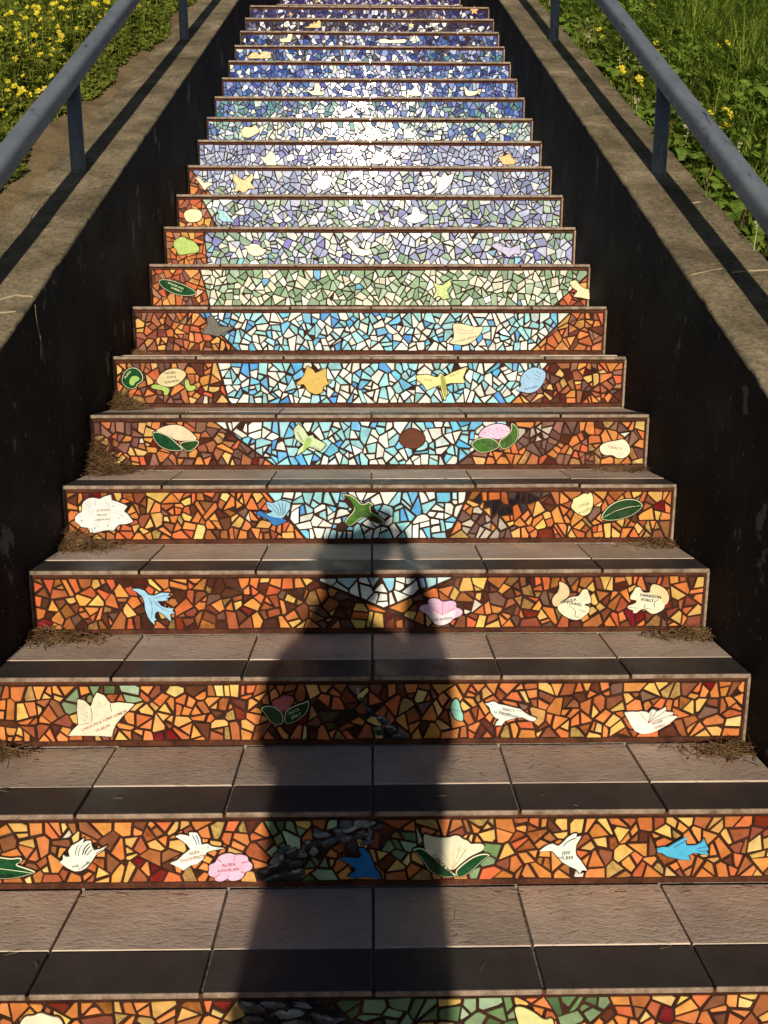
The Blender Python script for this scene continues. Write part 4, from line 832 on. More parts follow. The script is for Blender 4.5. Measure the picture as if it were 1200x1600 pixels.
def cells_of(k, rg):
    u0, u1 = -HALF + 0.012, HALF - 0.014
    s = 0.058 if k <= 8 else 0.052
    goal = 0.00098 if k <= 3 else 0.00095 if k <= 8 else 0.00098 if k <= 12 else 0.00092
    seeds = []; tries = 0
    while tries < 2600:
        tries += 1
        p = (rg.uniform(u0, u1), rg.uniform(V0, V1)); r = s * rg.uniform(0.62, 1.05)
        if all(math.hypot(p[0] - q[0], p[1] - q[1]) > r for q in seeds): seeds.append(p)
    rect = [(u0, V0), (u1, V0), (u1, V1), (u0, V1)]
    out = []
    for i, p in enumerate(seeds):
        c = rect
        for q in sorted(seeds, key=lambda q: (q[0] - p[0]) ** 2 + (q[1] - p[1]) ** 2)[1:18]:
            a, b = q[0] - p[0], q[1] - p[1]
            c = clip(c, a, b, a * (p[0] + q[0]) / 2 + b * (p[1] + q[1]) / 2)
            if len(c) < 3: break
        if len(c) < 3: continue
        regions = [c]
        if k in BOUNDS:
            lt, lb, rt, rb = BOUNDS[k]
            def half(a, b, c):
                nx, ny = (a[1] - b[1]), -(a[0] - b[0])
                if nx < 0: nx, ny = -nx, -ny
                cc = nx * a[0] + ny * a[1]; g = 0.0010 * math.hypot(nx, ny)
                return clip(c, nx, ny, cc - g), clip(c, -nx, -ny, -cc - g)
            L_, M_ = half(lt, lb, c) if lt else ([], c)
            M_, R_ = half(rt, rb, M_) if (rt and len(M_) > 2) else (M_, [])
            regions = [L_, M_, R_]
        parts = []
        def split(q, depth):
            A = area(q)
            if depth > 4 or A < rg.uniform(0.55, 1.7) * goal: parts.append(q); return
            m = centroid(q); sx = sum((w[0] - m[0]) ** 2 for w in q); sy = sum((w[1] - m[1]) ** 2 for w in q); sxy = sum((w[0] - m[0]) * (w[1] - m[1]) for w in q)
            an = 0.5 * math.atan2(2 * sxy, sx - sy) + rg.gauss(0, .42)       # cut across the long axis
            nx, ny = math.cos(an), math.sin(an); L = math.sqrt(max(sx, sy) / len(q))
            d = nx * m[0] + ny * m[1] + rg.uniform(-.35, .35) * L
            for w in (clean(clip(q, nx, ny, d)), clean(clip(q, -nx, -ny, -d))):
                if len(w) > 2: split(w, depth + 1)
        for c in regions:
            c = clean(c)
            if len(c) > 2: split(c, 0)
        for q in parts:
            if len(q) < 3: continue
            g = inset(q, rg, 1.15 if k <= 7 else 0.95)
            g = clean(g, 0.002) if g else []
            if len(g) < 3 or area(g) < 0.00006: continue
            if rg.random() < 0.35:      # a nibbled corner
                j = rg.randrange(len(g)); a, b, cc = g[j - 1], g[j], g[(j + 1) % len(g)]
                t = rg.uniform(.12, .3)
                g = g[:j] + [(b[0] + (a[0] - b[0]) * t, b[1] + (a[1] - b[1]) * t), (b[0] + (cc[0] - b[0]) * t, b[1] + (cc[1] - b[1]) * t)] + g[j + 1:]
            out.append((centroid(g), g))
    return out

RISER_LABEL = {
 0: 'lowest mosaic riser, half cut by the bottom edge, orange with green glass and dark pebbles',
 1: 'orange mosaic riser with white hummingbirds, pink flower and white lotus in green leaves',
 2: 'orange mosaic riser with large cream lily and white perching bird',
 3: 'brown and orange mosaic riser with pale blue bird and two cream squirrels',
 4: 'mosaic riser with white bouquet at its left end and green bird on blue and white',
 5: 'mosaic riser with pink bloom on green leaves where white-blue meets brown',
 6: 'mosaic riser with tan turtle and yellow dragonfly',
 7: 'blue and white mosaic riser, orange at both ends, with peach and yellow bird',
 8: 'green and cream mosaic riser with dark green leaf on its orange left end',
 9: 'mosaic riser of lilac and cream with lime leaf on its orange end',
 10: 'lilac and green mosaic riser with teal bird and pale yellow rounded tile',
 11: 'lavender mosaic riser with golden spread-winged swallow near its left end',
 12: 'whitish lavender mosaic riser with small golden bird near its right end',
 13: 'white mosaic riser with blue ends and pale yellow leaf tile',
 14: 'blue and sea green mosaic riser with single white bird left of centre',
 15: 'blue mosaic riser with three small pale yellow birds',
 16: 'plain blue mosaic riser without any figure, sixth from the landing',
 17: 'blue mosaic riser with golden tile at its left end',
 18: 'dark blue and white mosaic riser with long cream figure right of centre',
 19: 'dark grey violet mosaic riser with golden bird on its left half',
 20: 'topmost full mosaic riser, navy and white with orange star near its right end',
}
PIC = {}
for t_ in TILES: PIC.setdefault(t_[0], []).append(t_)
def ccw(p): return p if area(p) > 0 else p[::-1]
def ribbon(pts, w, y):
    v, f = [], []
    P = [Vector(p) for p in pts]
    if len(P) > 2:       # one smoothing pass for the drawn strokes
        Q = [P[0]]
        for a, b in zip(P[:-1], P[1:]): Q += [a.lerp(b, .3), a.lerp(b, .7)]
        P = Q + [P[-1]]
    for i, p in enumerate(P):
        t = (P[min(i + 1, len(P) - 1)] - P[max(i - 1, 0)]).normalized(); nn = Vector((-t.y, t.x)) * w / 2
        if len(P) > 2 and i in (0, len(P) - 1): nn *= .45
        v += [(p.x - nn.x, y, p.y - nn.y), (p.x + nn.x, y, p.y + nn.y)]
    for i in range(len(P) - 1): f.append((2 * i, 2 * i + 2, 2 * i + 3, 2 * i + 1))
    return v, f
def outline_of(pts, smooth):
    p = ccw(mm(pts)); return chaikin(p, .25, 2) if smooth else chaikin(p, .10, 1)

def build_riser(k, single=True):
    rg = random.Random(k * 31 + 7)
    y, z = ypos(k) + 0.0125, RISE * (k - 1)
    grout = M_GROUT
    if single:
        root = empty('mosaic_riser', (0, y, z)); off = Vector((0, 0, 0))
        tag(root, RISER_LABEL[k], 'mosaic', 'mosaic risers of the steps')
    else:
        root = STAIRS; off = Vector((0, y, z))
    bm = bevel_box(-HALF + .001, HALF - .001, 0, 0.0032, 0.0005, RISE - 0.0115, 0)
    me = bm_mesh('grout_bed', bm); g = link('grout_bed', me, grout, root, off)
    me = bm_mesh('edge_trim', bevel_box(HALF - 0.0085, HALF - 0.0015, -0.0028, 0.001, 0.002, RISE - 0.013, 0.0008, 1))
    link('edge_trim', me, M_TRIM, root, off)
    me = bm_mesh('edge_trim', bevel_box(-HALF + 0.0015, -HALF + 0.0065, -0.0026, 0.001, 0.002, RISE - 0.013, 0.0008, 1))
    link('edge_trim', me, M_TRIM, root, off)
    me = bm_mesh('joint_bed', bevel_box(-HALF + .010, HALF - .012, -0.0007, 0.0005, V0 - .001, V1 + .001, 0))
    link('joint_bed', me, M_GROUT_SHADED if k <= 7 else M_GROUT_DARK, root, off)  # lower risers take the darkened copy, joint shade put into the colour
    figs = []
    for t in PIC.get(k, []) if single else []:
        figs.append(outline_of(t[5], t[3]))
        for e in t[8]: figs.append(outline_of(e[3], e[2]))
    stones = [(c, chaikin(ccw(mm(q)), .22, 1)) for kk, c, q in STONES if kk == k] if single else []
    figs += [q for c, q in stones]
    zs = [(p, q) for kk, p, q in ZONES if kk == k]; soft = 0.55 if k == 2 else 0.92
    jv, jf, jm, mats = [], [], [], []
    for seed, poly in cells_of(k, rg):
        c = centroid(poly)
        if any(inside(c, q) and sum(inside(p, q) for p in poly) >= len(poly) - 1 for q in figs): continue
        pal = base_palette(k, seed[0], seed[1], rg)
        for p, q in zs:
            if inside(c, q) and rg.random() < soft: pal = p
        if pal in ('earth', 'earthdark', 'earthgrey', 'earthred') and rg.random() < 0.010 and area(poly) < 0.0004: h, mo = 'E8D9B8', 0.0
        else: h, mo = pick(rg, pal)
        th = 0.0030 + rg.uniform(-.0009, .0010)
        tilt = (rg.gauss(0, .014), rg.gauss(0, .015)) if rg.random() < .85 else (rg.gauss(0, .06), rg.gauss(0, .06))
        if pal == 'pebble':
            poly = chaikin(poly, .22, 1); v, f = slab(poly, 0, th, 0.0012, tilt, 0.0022); m = glaze(h, 0.5, 0.14)
        else:
            v, f = slab(poly, 0, th, 0.0007, tilt); m = glaze(h, mo)
        if single:
            link('mosaic_tile', mesh('mosaic_tile', v, f), m, root)
        else:
            if m not in mats: mats.append(m)
            b = len(jv); jv += v; jf += [tuple(b + i for i in q) for q in f]; jm += [mats.index(m)] * len(f)
    if not single:
        me = mesh('mosaic_tiles', jv, jf)
        for m in mats: me.materials.append(m)
        for p, i in zip(me.polygons, jm): p.material_index = i
        tag(link('mosaic_tiles', me, None, root, off), None, None, None, 'stuff')
        return
    for c, q in stones:
        v, f = slab(q, 0, 0.0048, 0.0012, (rg.gauss(0, .03), rg.gauss(0, .03)), 0.002)
        link('grey_stone', mesh('grey_stone', v, f), glaze(c, 0.6, 0.2, 0.6), root)
    for (kk, name, col, smooth, label, pts, texts, lines, extra) in PIC.get(k, []):
        o = outline_of(pts, smooth)
        tilt = (rg.gauss(0, .012), rg.gauss(0, .015))
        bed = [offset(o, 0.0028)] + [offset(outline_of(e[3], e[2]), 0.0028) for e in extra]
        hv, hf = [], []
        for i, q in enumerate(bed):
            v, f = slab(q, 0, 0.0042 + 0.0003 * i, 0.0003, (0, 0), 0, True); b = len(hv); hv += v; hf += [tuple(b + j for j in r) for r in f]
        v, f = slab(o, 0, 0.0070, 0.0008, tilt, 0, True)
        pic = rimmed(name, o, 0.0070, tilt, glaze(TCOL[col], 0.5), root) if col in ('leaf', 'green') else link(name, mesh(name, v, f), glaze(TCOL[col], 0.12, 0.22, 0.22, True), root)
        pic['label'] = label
        link('grout_bed', mesh('grout_bed', hv, hf), M_GROUT_SHADED, pic)
        for i, (en, ec, es, ep) in enumerate(extra):
            eo = outline_of(ep, es)
            if ec in ('leaf', 'green'): rimmed(en, eo, 0.0074 + 0.0005 * i, tilt, glaze(TCOL[ec], 0.5), pic)
            else:
                v, f = slab(eo, 0, 0.0074 + 0.0005 * i, 0.0008, tilt, 0, True); link(en, mesh(en, v, f), glaze(TCOL[ec], 0.12, 0.22, 0.22, True), pic)
        top = -0.0098 if extra else -0.0084
        if lines:
            by = {}
            for c, w, lp in lines:
                v, f = ribbon(mm(lp), w / 1000.0, top); V, F = by.setdefault(c, ([], []))
                b = len(V); V += v; F += [tuple(b + j for j in r) for r in f]
            for c, (V, F) in by.items(): link('drawn_lines', mesh('drawn_lines', V, F), ink(c), pic)
        for s, u, vv, size, rot, c in texts:
            me = LETTERS[(s, size)].copy()
            lo = link('lettering', me, ink(c), pic, (u / 1000.0, top - 0.0003, vv / 1000.0))
            lo.rotation_euler = (math.pi / 2, -R(rot), 0)
for k in range(0, TOP_STEP + 1): build_riser(k)
for k in (LOW_STEP, LOW_STEP + 1) + tuple(range(TOP_STEP + 1, LAST + 1)): build_riser(k, False)

# ------------------------------------------------------------------ plants on the banks
class Soup:
    def __init__(s): s.v, s.f = [], []
    def add(s, v, f):
        b = len(s.v); s.v += v; s.f += [tuple(b + i for i in q) for q in f]
    def obj(s, name, mat, label, cat=None, kind='stuff', parent=None, smooth=False):
        o = link(name, mesh(name, s.v, s.f, smooth), mat, parent)
        if label or kind: tag(o, label, cat, None, kind)
        return o
def frame(n, az):
    n = n.normalized(); t = Vector((math.cos(az), math.sin(az), 0)); t = (t - n * t.dot(n)).normalized(); return t, n.cross(t), n
def clover(S, p, n, r, rg):
    a0 = rg.uniform(0, 6.28)
    for i in range(3):
        t, s, nn = frame(n, a0 + i * 2.094)
        w = r * .62
        v = [p, p + t * r * .55 + s * w - nn * r * .12, p + t * r + s * w * .55 - nn * r * .28, p + t * r * .82 - nn * r * .12, p + t * r - s * w * .55 - nn * r * .28, p + t * r * .55 - s * w - nn * r * .12]
        S.add([tuple(q) for q in v], [(0, 1, 2, 3), (0, 3, 4, 5)])
def blade(S, p, h, w, lean, az, rg, seg=3):
    d = Vector((math.cos(az), math.sin(az), 0)); s = Vector((-d.y, d.x, 0)); v = []
    for i in range(seg + 1):
        t = i / seg; c = p + Vector((0, 0, h * t * (1 - .35 * lean * t))) + d * (h * lean * t * t)
        ww = w * (1 - t) ** .7 * .5
        if i == seg: v.append(tuple(c))
        else: v += [tuple(c - s * ww), tuple(c + s * ww)]
    f = [(2 * i, 2 * i + 1, 2 * i + 3, 2 * i + 2) for i in range(seg - 1)] + [(2 * seg - 2, 2 * seg - 1, 2 * seg)]
    S.add(v, f)
def broad(S, p, n, r, az, rg):
    t, s, nn = frame(n, az); v = []
    for i in range(9):
        a = -math.pi + 2 * math.pi * i / 9 + .35; q = r * (1 + .16 * math.cos(5 * a)) * rg.uniform(.9, 1.1)
        v.append(tuple(p + t * (q * math.cos(a) + r * .6) + s * q * math.sin(a) - nn * (q * .25 * abs(math.sin(a)) + .1 * q)))
    c = tuple(p + t * r * .6 + nn * r * .12); v.append(c)
    S.add(v, [(9, i, (i + 1) % 9) for i in range(9)])

rg = random.Random(42)
def veg_edge(side, y):
    """how far from the wall the plants begin"""
    if side < 0: return 0.055 + 0.085 * (n3(y * 1.9, 7.7) + .4) + 0.03 * n3(y * 7, 3.3) - (0.05 if y > 3.6 else 0)
    return -0.004 + 0.045 * n3(y * 2.6, 9.1)
def canopy(side, x, y):
    d = abs(x) - WALL_OUT - veg_edge(side, y)
    m = min(max(d / 0.30, 0), 1)
    return 0.022 + 0.22 * m * max(0.08, 0.42 + 1.1 * n3(x * 4.2, y * 4.2, side * 3) + 0.9 * n3(x * 11, y * 11, side))
def spot(side, y0, y1, dmax, power=1.4):
    y = rg.uniform(y0, y1); e = veg_edge(side, y)
    if rg.random() < .78:
        y = 1.2 + 4.2 * math.sqrt(rg.random()); e = veg_edge(side, y); dmax = 0.30 + 0.40 * max(0, y - 1.6); power = 1.0
    d = e + (dmax - e) * rg.random() ** power
    x = side * (WALL_OUT + d); return x, y, bank_z(side, x, y)

GL = Soup(); GC = Soup(); DR = Soup()
for i in range(38000):
    x, y, z = spot(-1, 0.6, 7.2, 2.6); h = max(0.012, canopy(-1, x, y)) * rg.random() ** .45
    n = Vector((rg.gauss(0, .5), rg.gauss(-.55, .5), 1))
    clover(GC, Vector((x, y, z + h)), n, rg.uniform(.011, .020), rg)
for i in range(14000):
    x, y, z = spot(-1, 0.6, 7.2, 2.6); blade(GL, Vector((x, y, z - .01)), canopy(-1, x, y) * rg.uniform(.7, 1.5) + .03, rg.uniform(.004, .008), rg.uniform(.1, .9), rg.uniform(0, 6.28), rg)
for i in range(420):
    x, y, z = spot(-1, 0.6, 7.2, 2.6); blade(DR, Vector((x, y, z)), canopy(-1, x, y) * rg.uniform(.7, 1.4) + .05, .004, rg.uniform(.3, 1.1), rg.uniform(0, 6.28), rg)
GL.obj('grass', M_GRASS, 'thin grass growing among the clover on the left bank', 'grass')
GC.obj('clover', M_CLOVER, 'dense low clover foliage on the left bank', 'ground cover')
DR.obj('dry_grass', M_DRY, 'dry straw stalks among the clover on the left bank', 'dry grass')

GR = Soup(); GB = Soup(); GD = Soup(); GK = Soup()
for i in range(27000):
    x, y, z = spot(1, 0.5, 7.4, 2.9, 1.25); d = abs(x) - WALL_OUT
    tall = min(max((d - .06) / .34, 0), 1)
    cl = n3(x * 3.4, y * 3.4, 8) + .35 * n3(x * 9, y * 9, 2)
    if cl < rg.uniform(-.25, .05) - .35 * min(1, max(0, d - .5)): continue
    clump = .45 + .9 * max(0, cl + .3)
    h = (.08 + .36 * tall * clump) * rg.uniform(.6, 1.25)
    blade(GR, Vector((x, y, z - .01)), h, rg.uniform(.004, .010) * (1 + tall * .6), rg.uniform(.15, 1.3), rg.uniform(0, 6.28), rg, 4)
for i in range(7500):
    x, y, z = spot(1, 0.5, 7.4, 2.6, 1.7); d = abs(x) - WALL_OUT
    h = (.025 + .16 * min(d / .3, 1)) * rg.uniform(.2, 1.4)
    broad(GB, Vector((x, y, z + h)), Vector((rg.gauss(0, .5), rg.gauss(-.5, .5), 1)), rg.uniform(.010, .022) * (1 + .9 * rg.random() ** 4), rg.uniform(0, 6.28), rg)
for i in range(9000):
    x, y, z = spot(1, 0.5, 7.4, 2.6, 1.9); d = abs(x) - WALL_OUT
    clover(GK, Vector((x, y, z + .10 * rg.random() * min(.2 + d / .3, 1.1))), Vector((rg.gauss(0, .45), rg.gauss(-.25, .45), 1)), rg.uniform(.010, .018), rg)
for i in range(650):
    x, y, z = spot(1, 0.5, 7.4, 2.9, .9); blade(GD, Vector((x, y, z)), rg.uniform(.1, .32), .0045, rg.uniform(.4, 1.2), rg.uniform(0, 6.28), rg, 4)
GR.obj('grass', M_GRASS, 'tall green grass growing on the right bank', 'grass')
GB.obj('leafy_weeds', M_BROAD, 'round leafed weeds spilling over the right wall top', 'weeds')
GK.obj('clover', M_CLOVER, 'low clover leaves under the grass on the right bank', 'ground cover')
GD.obj('dry_grass', M_DRY, 'dry yellow stalks standing in the right bank grass', 'dry grass')
BL = Soup()
for i in range(130):           # spikes of tiny cream blossoms near the wall
    x, y, z = spot(1, 0.9, 6.5, 1.0, 1.5); hh = rg.uniform(.07, .17)
    blade(BL, Vector((x, y, z)), hh, .003, .1, rg.uniform(0, 6.28), rg)
    for j in range(rg.randint(4, 9)):
        p = Vector((x + rg.uniform(-.012, .012), y + rg.uniform(-.012, .012), z + hh * rg.uniform(.55, 1.0))); r = rg.uniform(.003, .0055)
        BL.add([tuple(p + Vector(q) * r) for q in ((-1, 0, 0), (0, -1, .2), (1, 0, 0), (0, 1, -.2), (0, 0, 1), (0, 0, -1))], [(0, 1, 4), (1, 2, 4), (2, 3, 4), (3, 0, 4), (1, 0, 5), (2, 1, 5), (3, 2, 5), (0, 3, 5)])
BL.obj('blossom_spikes', M_BLOSSOM, 'small cream blossom spikes in the weeds by the right wall', 'weeds')

def flower_mesh(seed):
    g = random.Random(seed); S = Soup(); cup = g.uniform(.35, .8)
    for i in range(5):
        a = i * 2 * math.pi / 5 + g.uniform(-.1, .1); t = Vector((math.cos(a), math.sin(a), 0)); s = Vector((-t.y, t.x, 0)); u = Vector((0, 0, 1))
        v = [t * .06, t * .55 + s * .34 + u * cup * .35, t * 1.0 + s * .36 + u * cup * .62, t * 1.08 + u * cup * .55, t * 1.0 - s * .36 + u * cup * .62, t * .55 - s * .34 + u * cup * .35]
        S.add([tuple(q * .0135) for q in v], [(0, 1, 2, 3), (0, 3, 4, 5)])
    return S.v, S.f
flower_variants = []
for s in range(4):
    v, f = flower_mesh(s); n = len(v); H = .11
    sv, sf = tube([(0.012, 0.004, -H), (0.004, 0, -H * .45), (0, 0, .001)], .0011, 5)
    me = mesh('yellow_flower', v + sv, f + [tuple(n + i for i in q) for q in sf]); me.materials.append(M_PETAL); me.materials.append(M_STEM)
    for p in me.polygons: p.material_index = 0 if p.index < len(f) else 1
    flower_variants.append(me)
def flower(x, y, z, sc, label, group):
    o = link('yellow_flower', rg.choice(flower_variants), None, None, (x, y, z)); o.scale = (sc,) * 3
    o.rotation_euler = (rg.gauss(.95, .3), rg.gauss(0, .3), rg.uniform(-.6, .6)); tag(o, label, 'flower', group)
nL = 0
def open_bank():
    y = 2.0 + 2.6 * rg.random() ** .6; return .10 + rg.uniform(.06, 1) * (.12 + .37 * max(0, y - 1.9)), y
centres = [open_bank() for _ in range(34)]
while nL < 295:
    if rg.random() < .72:
        c = rg.choice(centres); d, y = c[0] + rg.gauss(0, .09), c[1] + rg.gauss(0, .14)
    else: d, y = open_bank()
    if d < .10 + veg_edge(-1, y) or y < 1.2: continue
    x = -(WALL_OUT + d); z = bank_z(-1, x, y) + canopy(-1, x, y) + rg.uniform(.0, .07)
    flower(x, y, z, rg.uniform(.7, 1.2), 'small yellow wood sorrel flower blooming on the left bank', 'yellow flowers on the left bank'); nL += 1
FM = Soup()
for i in range(330):           # the small far blooms that nobody could count
    d, y = open_bank(); d += .03
    x = -(WALL_OUT + d); o = Vector((x, y, bank_z(-1, x, y) + canopy(-1, x, y) * rg.uniform(.6, 1.1)))
    v, f = flower_mesh(i); sc = rg.uniform(.4, .75); a = rg.uniform(.4, 1.3)
    FM.add([tuple(o + Vector((q[0], q[1] * math.cos(a) - q[2] * math.sin(a), q[1] * math.sin(a) + q[2] * math.cos(a))) * sc) for q in v], f)
FM.obj('tiny_yellow_flowers', M_PETAL, 'scatter of tiny yellow blooms among the left bank clover', 'flowers')
for d, y in [(.08, 3.6), (.1, 3.75), (.22, 3.1), (.25, 3.2), (.16, 3.45), (.4, 3.8), (.45, 2.9), (.5, 2.95), (.33, 2.55), (.62, 3.3), (.75, 3.6), (.8, 4.2), (.1, 2.35), (.13, 2.42), (.12, 2.30), (.16, 2.2), (.2, 2.12), (.17, 2.05), (.14, 2.05), (.21, 2.18), (.05, 2.75), (.06, 2.83), (.03, 3.0), (.04, 3.05), (.35, 3.3), (.37, 3.4), (.5, 3.5), (.55, 3.55), (.9, 4.1), (1.0, 3.9), (.6, 4.4), (.3, 4.9), (.04, 5.2), (1.3, 4.4), (1.1, 4.8), (.7, 3.0), (.5, 4.0), (1.4, 5.0), (.28, 2.6)]:
    x = WALL_OUT + d; z = bank_z(1, x, y) + .09 + .12 * min(d / .4, 1)
    flower(x, y, z, rg.uniform(1.0, 1.5), 'yellow wood sorrel flower blooming in the grass of the right bank', 'yellow flowers on the right bank')

# ------------------------------------------------------------------ dry litter in the corners of the steps
def needle(S, p, L, az, el, rg, w=.0011):
    d = Vector((math.cos(az) * math.cos(el), math.sin(az) * math.cos(el), math.sin(el))); s = Vector((-math.sin(az), math.cos(az), 0)); u = d.cross(s)
    bend = rg.gauss(0, .08) * L; v = []
    for t in (-.5, 0, .5):
        c = p + d * L * t + s * bend * (1 - 4 * t * t) * .5
        v += [tuple(c - s * w * .5), tuple(c + s * w * .5 ), tuple(c + u * w * .6)]
    S.add(v, [(0, 1, 4, 3), (1, 2, 5, 4), (2, 0, 3, 5), (3, 4, 7, 6), (4, 5, 8, 7), (5, 3, 6, 8)])
M_LITTER = mat_leaf('dry_needle_litter', (0.060, 0.034, 0.016), (0.25, 0.155, 0.075), 0.05, 0.8)
def heap(k, side, n, lx, ly, lz, label):
    """litter on tread k, drifted against the wall and riser k + 1"""
    S = Soup(); cx = side * (HALF - .004); cy = ypos(k + 1) + 0.004; z0 = RISE * k
    for i in range(n):
        a = abs(rg.gauss(0, .42)); b = abs(rg.gauss(0, .42))
        hgt = lz * max(0, 1 - a * .9 - b * .9) * rg.random()
        L = rg.uniform(.018, .055)
        az = rg.uniform(0, 6.28); el = rg.gauss(0, .25)
        if hgt > .03 and rg.random() < .3: az = side * .4 + rg.gauss(0, .4); el = rg.uniform(.5, 1.4)
        p = Vector((cx - side * (a * lx + L * .42 * abs(math.cos(az) * math.cos(el)) + .002), cy - b * ly - L * .42 * abs(math.sin(az)) - .006, z0 + .0015 + hgt + L * .45 * abs(math.sin(el))))
        needle(S, p, L, az, el, rg, rg.uniform(.0009, .0019))
    for i in range(n // 4):
        a = abs(rg.gauss(0, .45)); b = abs(rg.gauss(0, .45)); r = rg.uniform(.002, .007)
        p = Vector((cx - side * (a * lx + .009), cy - b * ly - .010, z0 + .002 + lz * .8 * max(0, 1 - a - b) * rg.random()))
        t, s_, nn = frame(Vector((rg.gauss(0, .5), rg.gauss(0, .5), 1)), rg.uniform(0, 6.28))
        S.add([tuple(p + t * r * 1.6), tuple(p + s_ * r * .7 + nn * r * .3), tuple(p - t * r * 1.3), tuple(p - s_ * r * .8 + nn * r * .2)], [(0, 1, 2), (0, 2, 3)])
    o = S.obj('needle_heap', M_LITTER, label, 'dry litter', 'stuff')
heap(1, -1, 120, .10, .06, .02, 'thin drift of dry needles at the left end of the second tread')
heap(2, -1, 340, .19, .06, .028, 'heap of dry needles in the left corner under the squirrel riser')
heap(3, -1, 520, .16, .08, .05, 'heap of dry needles in the left corner below the white bouquet')
heap(4, -1, 640, .13, .09, .11, 'tall heap of dry needles in the left corner below the dark green leaves')
heap(5, -1, 420, .11, .09, .07, 'heap of dry needles in the left corner below the curled green leaf')
heap(6, -1, 120, .06, .06, .02, 'wisp of dry needles in the left corner below the blue riser')
heap(1, 1, 200, .17, .07, .012, 'drift of dry needles in the right corner of the second tread')
heap(2, 1, 230, .14, .06, .022, 'drift of dry needles in the right corner below the two squirrels')
heap(3, 1, 160, .13, .05, .014, 'drift of dry needles in the right corner below the pointed green leaf')
heap(4, 1, 150, .18, .05, .015, 'thin drift of dry needles in the right corner below the fish tile')
S = Soup()
for i in range(150):
    k = rg.choice([0, 0, 0, 1, 1, 1, 2, 2, 3, 3, 4]); edge = rg.random() < .45
    yy = ypos(k) + (RUN - rg.uniform(.004, .03) if edge else rg.uniform(.01, RUN - .01))
    az = rg.gauss(0, .3) if edge else rg.uniform(0, 6.28)
    L = rg.uniform(.006, .03)
    if yy + L * .5 * abs(math.sin(az)) > ypos(k + 1) + .008: az = 0
    needle(S, Vector((rg.uniform(-.84, .84), yy, RISE * k + .0018)), L, az, 0, rg, rg.uniform(.0006, .0013))
S.obj('loose_needles', M_DRY, 'loose dry needles strewn over the treads', 'dry litter', 'stuff')

# ------------------------------------------------------------------ the photographer, whose shadow lies on the steps
M_SKIN = simple('skin', 'B98A6C', 0.5); M_HAIR = simple('dark_hair', '2A1E18', 0.5)
M_COAT = simple('dark_jacket_cloth', '2B2F3A', 0.85, 0.2); M_JEANS = simple('denim', '2C3A55', 0.9, 0.15)
M_SHOE = simple('shoe_leather', '2A2420', 0.5); M_PHONE = simple('phone_black', '101012', 0.25); M_EYE = simple('eye_dark', '1A1412', 0.2); M_LIP = simple('lips', '9A5A50', 0.5)
def skin(name, joints, edges, mat, parent, root=0, sub=2):
    me = bpy.data.meshes.new(name); me.from_pydata([j[0] for j in joints], edges, []); me.update()
    o = link(name, me, mat, parent)
    md = o.modifiers.new('skin', 'SKIN'); md.use_smooth_shade = True
    sv = me.skin_vertices[0].data
    for i, j in enumerate(joints):
        r = j[1]; sv[i].radius = (r, r) if not isinstance(r, tuple) else r
        sv[i].use_root = (i == root)
    ss = o.modifiers.new('sub', 'SUBSURF'); ss.levels = sub; ss.render_levels = sub
    return o
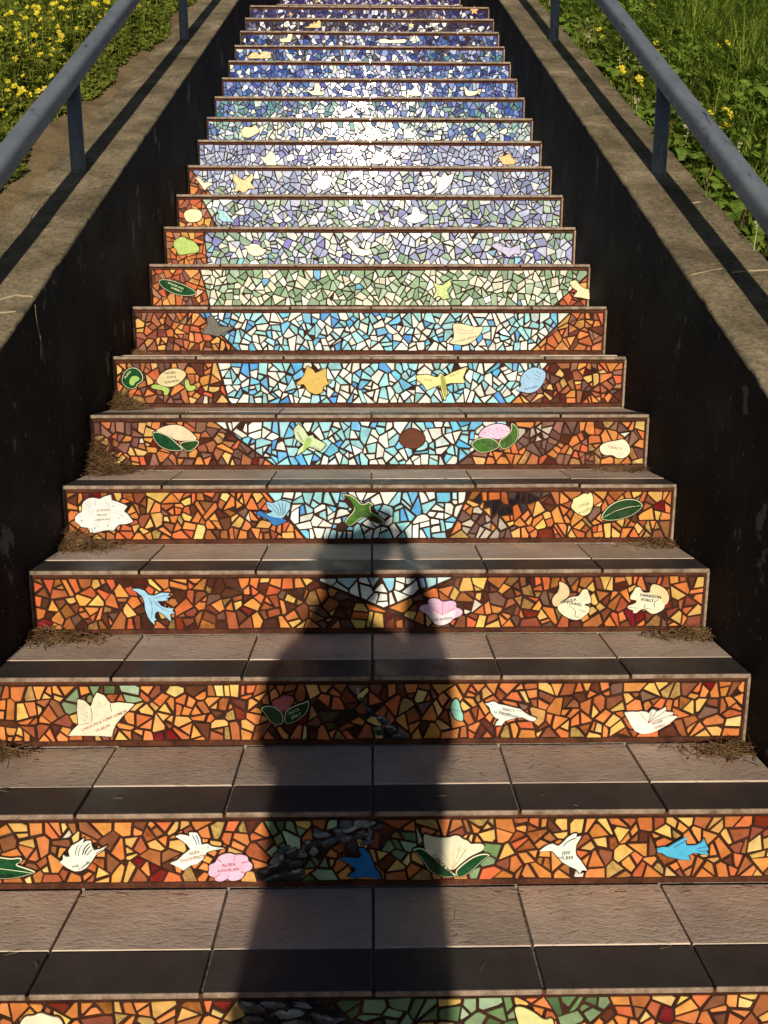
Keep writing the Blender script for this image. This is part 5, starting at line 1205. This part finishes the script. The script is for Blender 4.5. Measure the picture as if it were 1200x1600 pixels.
def build_person(px, py):
    root = empty('person', (px, py, STREET_Z))
    tag(root, 'person in dark jacket and jeans photographing the steps, whose shadow falls on them', 'person')
    S_ = 1.025     # overall scale of a 1.72 m figure
    def q(x, y, z): return (x * S_, y * S_, z * S_)
    # continuous body: pelvis, spine, neck, head, arms to wrists, legs to ankles
    J = [(q(0, 0, .93), .125), (q(0, .0, 1.10), .110), (q(0, .01, 1.28), .125), (q(0, .0, 1.40), .085), (q(0, .012, 1.48), .052), (q(0, .03, 1.56), .072), (q(0, .03, 1.65), .085), (q(0, .02, 1.70), .055),
         (q(-.14, -.01, 1.37), .056), (q(-.165, .08, 1.16), .046), (q(-.09, .23, 1.36), .038), (q(.003, .285, 1.54), .026),
         (q(.15, -.01, 1.37), .055), (q(.215, .08, 1.16), .046), (q(.205, .22, 1.36), .038), (q(.173, .285, 1.54), .026),
         (q(-.085, 0, .84), .088), (q(-.095, .015, .50), .058), (q(-.10, -.01, .11), .040), (q(-.105, .10, .05), .034),
         (q(.085, 0, .84), .088), (q(.095, .015, .50), .058), (q(.10, -.01, .11), .040), (q(.105, .10, .05), .034)]
    E = [(0, 1), (1, 2), (2, 3), (3, 4), (4, 5), (5, 6), (6, 7), (3, 8), (8, 9), (9, 10), (10, 11), (3, 12), (12, 13), (13, 14), (14, 15), (0, 16), (16, 17), (17, 18), (18, 19), (0, 20), (20, 21), (21, 22), (22, 23)]
    skin('body', J, E, M_SKIN, root)
    JJ = [(q(.035, 0, .98), .208), (q(.05, .0, 1.26), .188), (q(.035, .0, 1.44), .090),
          (q(-.13, -.01, 1.36), .072), (q(-.155, .08, 1.16), .064), (q(-.09, .225, 1.36), .052), (q(-.01, .27, 1.50), .040),
          (q(.145, -.01, 1.36), .072), (q(.21, .08, 1.16), .064), (q(.20, .215, 1.36), .052), (q(.176, .27, 1.50), .040), (q(-.01, 0, .56), .262)]
    skin('jacket', JJ, [(0, 1), (1, 2), (1, 3), (3, 4), (4, 5), (5, 6), (1, 7), (7, 8), (8, 9), (9, 10), (0, 11)], M_COAT, root)
    TR = [(q(0, 0, .90), (.150, .125)), (q(-.088, 0, .80), .105), (q(-.095, .012, .50), .078), (q(-.10, -.01, .09), .066), (q(.088, 0, .80), .105), (q(.095, .012, .50), .078), (q(.10, -.01, .09), .066)]
    skin('trousers', TR, [(0, 1), (1, 2), (2, 3), (0, 4), (4, 5), (5, 6)], M_JEANS, root)
    for s in (-1, 1):
        skin('shoe', [(q(s * .10, -.05, .045), .044), (q(s * .102, .06, .042), .045), (q(s * .108, .16, .034), .034)], [(0, 1), (1, 2)], M_SHOE, root)
        skin('ear', [(q(s * .083, .02, 1.60), (.012, .02)), (q(s * .088, .01, 1.64), (.012, .02))], [(0, 1)], M_SKIN, root, 0, 1)
        skin('eye', [(q(s * .032, .108, 1.622), .011), (q(s * .034, .112, 1.622), .011)], [(0, 1)], M_EYE, root, 0, 1)
        # hand: palm at the side of the phone, four fingers behind it, thumb on the near face
        w = Vector(q(.088 + s * .085, .285, 1.54)); k_ = Vector(q(.088 + s * .062, .325, 1.60))
        H = [(tuple(w), .022), (tuple(k_), (.030, .014))]; HE = [(0, 1)]
        for i, (dz, L) in enumerate(((.030, .034), (.014, .038), (-.003, .036), (-.020, .028))):
            a = k_ + Vector((s * .004, .012, dz)); b = a + Vector((-s * L * .5, .016, .004)); c = b + Vector((-s * L * .6, -.002, .003))
            n0 = len(H); H += [(tuple(a), .0095), (tuple(b), .0085), (tuple(c), .0075)]; HE += [(1, n0), (n0, n0 + 1), (n0 + 1, n0 + 2)]
        a = k_ + Vector((-s * .006, -.012, -.016)); b = a + Vector((-s * .026, -.006, .016)); n0 = len(H)
        H += [(tuple(a), .010), (tuple(b), .0085)]; HE += [(1, n0), (n0, n0 + 1)]
        skin('hand', H, HE, M_SKIN, root, 1, 1)
    skin('nose', [(q(0, .112, 1.62), .008), (q(0, .128, 1.588), .013)], [(0, 1)], M_SKIN, root, 0, 1)
    skin('mouth', [(q(-.022, .104, 1.555), .006), (q(0, .110, 1.555), .007), (q(.022, .104, 1.555), .006)], [(0, 1), (1, 2)], M_LIP, root, 1, 1)
    skin('hair', [(q(0, -.012, 1.60), .088), (q(0, -.005, 1.65), .090), (q(0, .01, 1.68), .062), (q(.01, -.03, 1.50), .075)], [(0, 1), (1, 2), (0, 3)], M_HAIR, root)
    # the phone, upright between the hands; its lens is where the picture is taken from
    ph = empty('phone', (0.0, -1.312, 1.1216 - .075))
    tag(ph, 'black phone held up in both hands of the photographer', 'phone')
    link('phone_body', bm_mesh('phone_body', bevel_box(-.036, .036, -.004, .004, 0, .146, .0035, 2)), M_PHONE, ph)
    link('screen', bm_mesh('screen', bevel_box(-.033, .033, -.0052, -.0042, .006, .140, 0)), M_EYE, ph)
PERSON_X, PERSON_Y = -0.088, -1.66
build_person(PERSON_X, PERSON_Y)
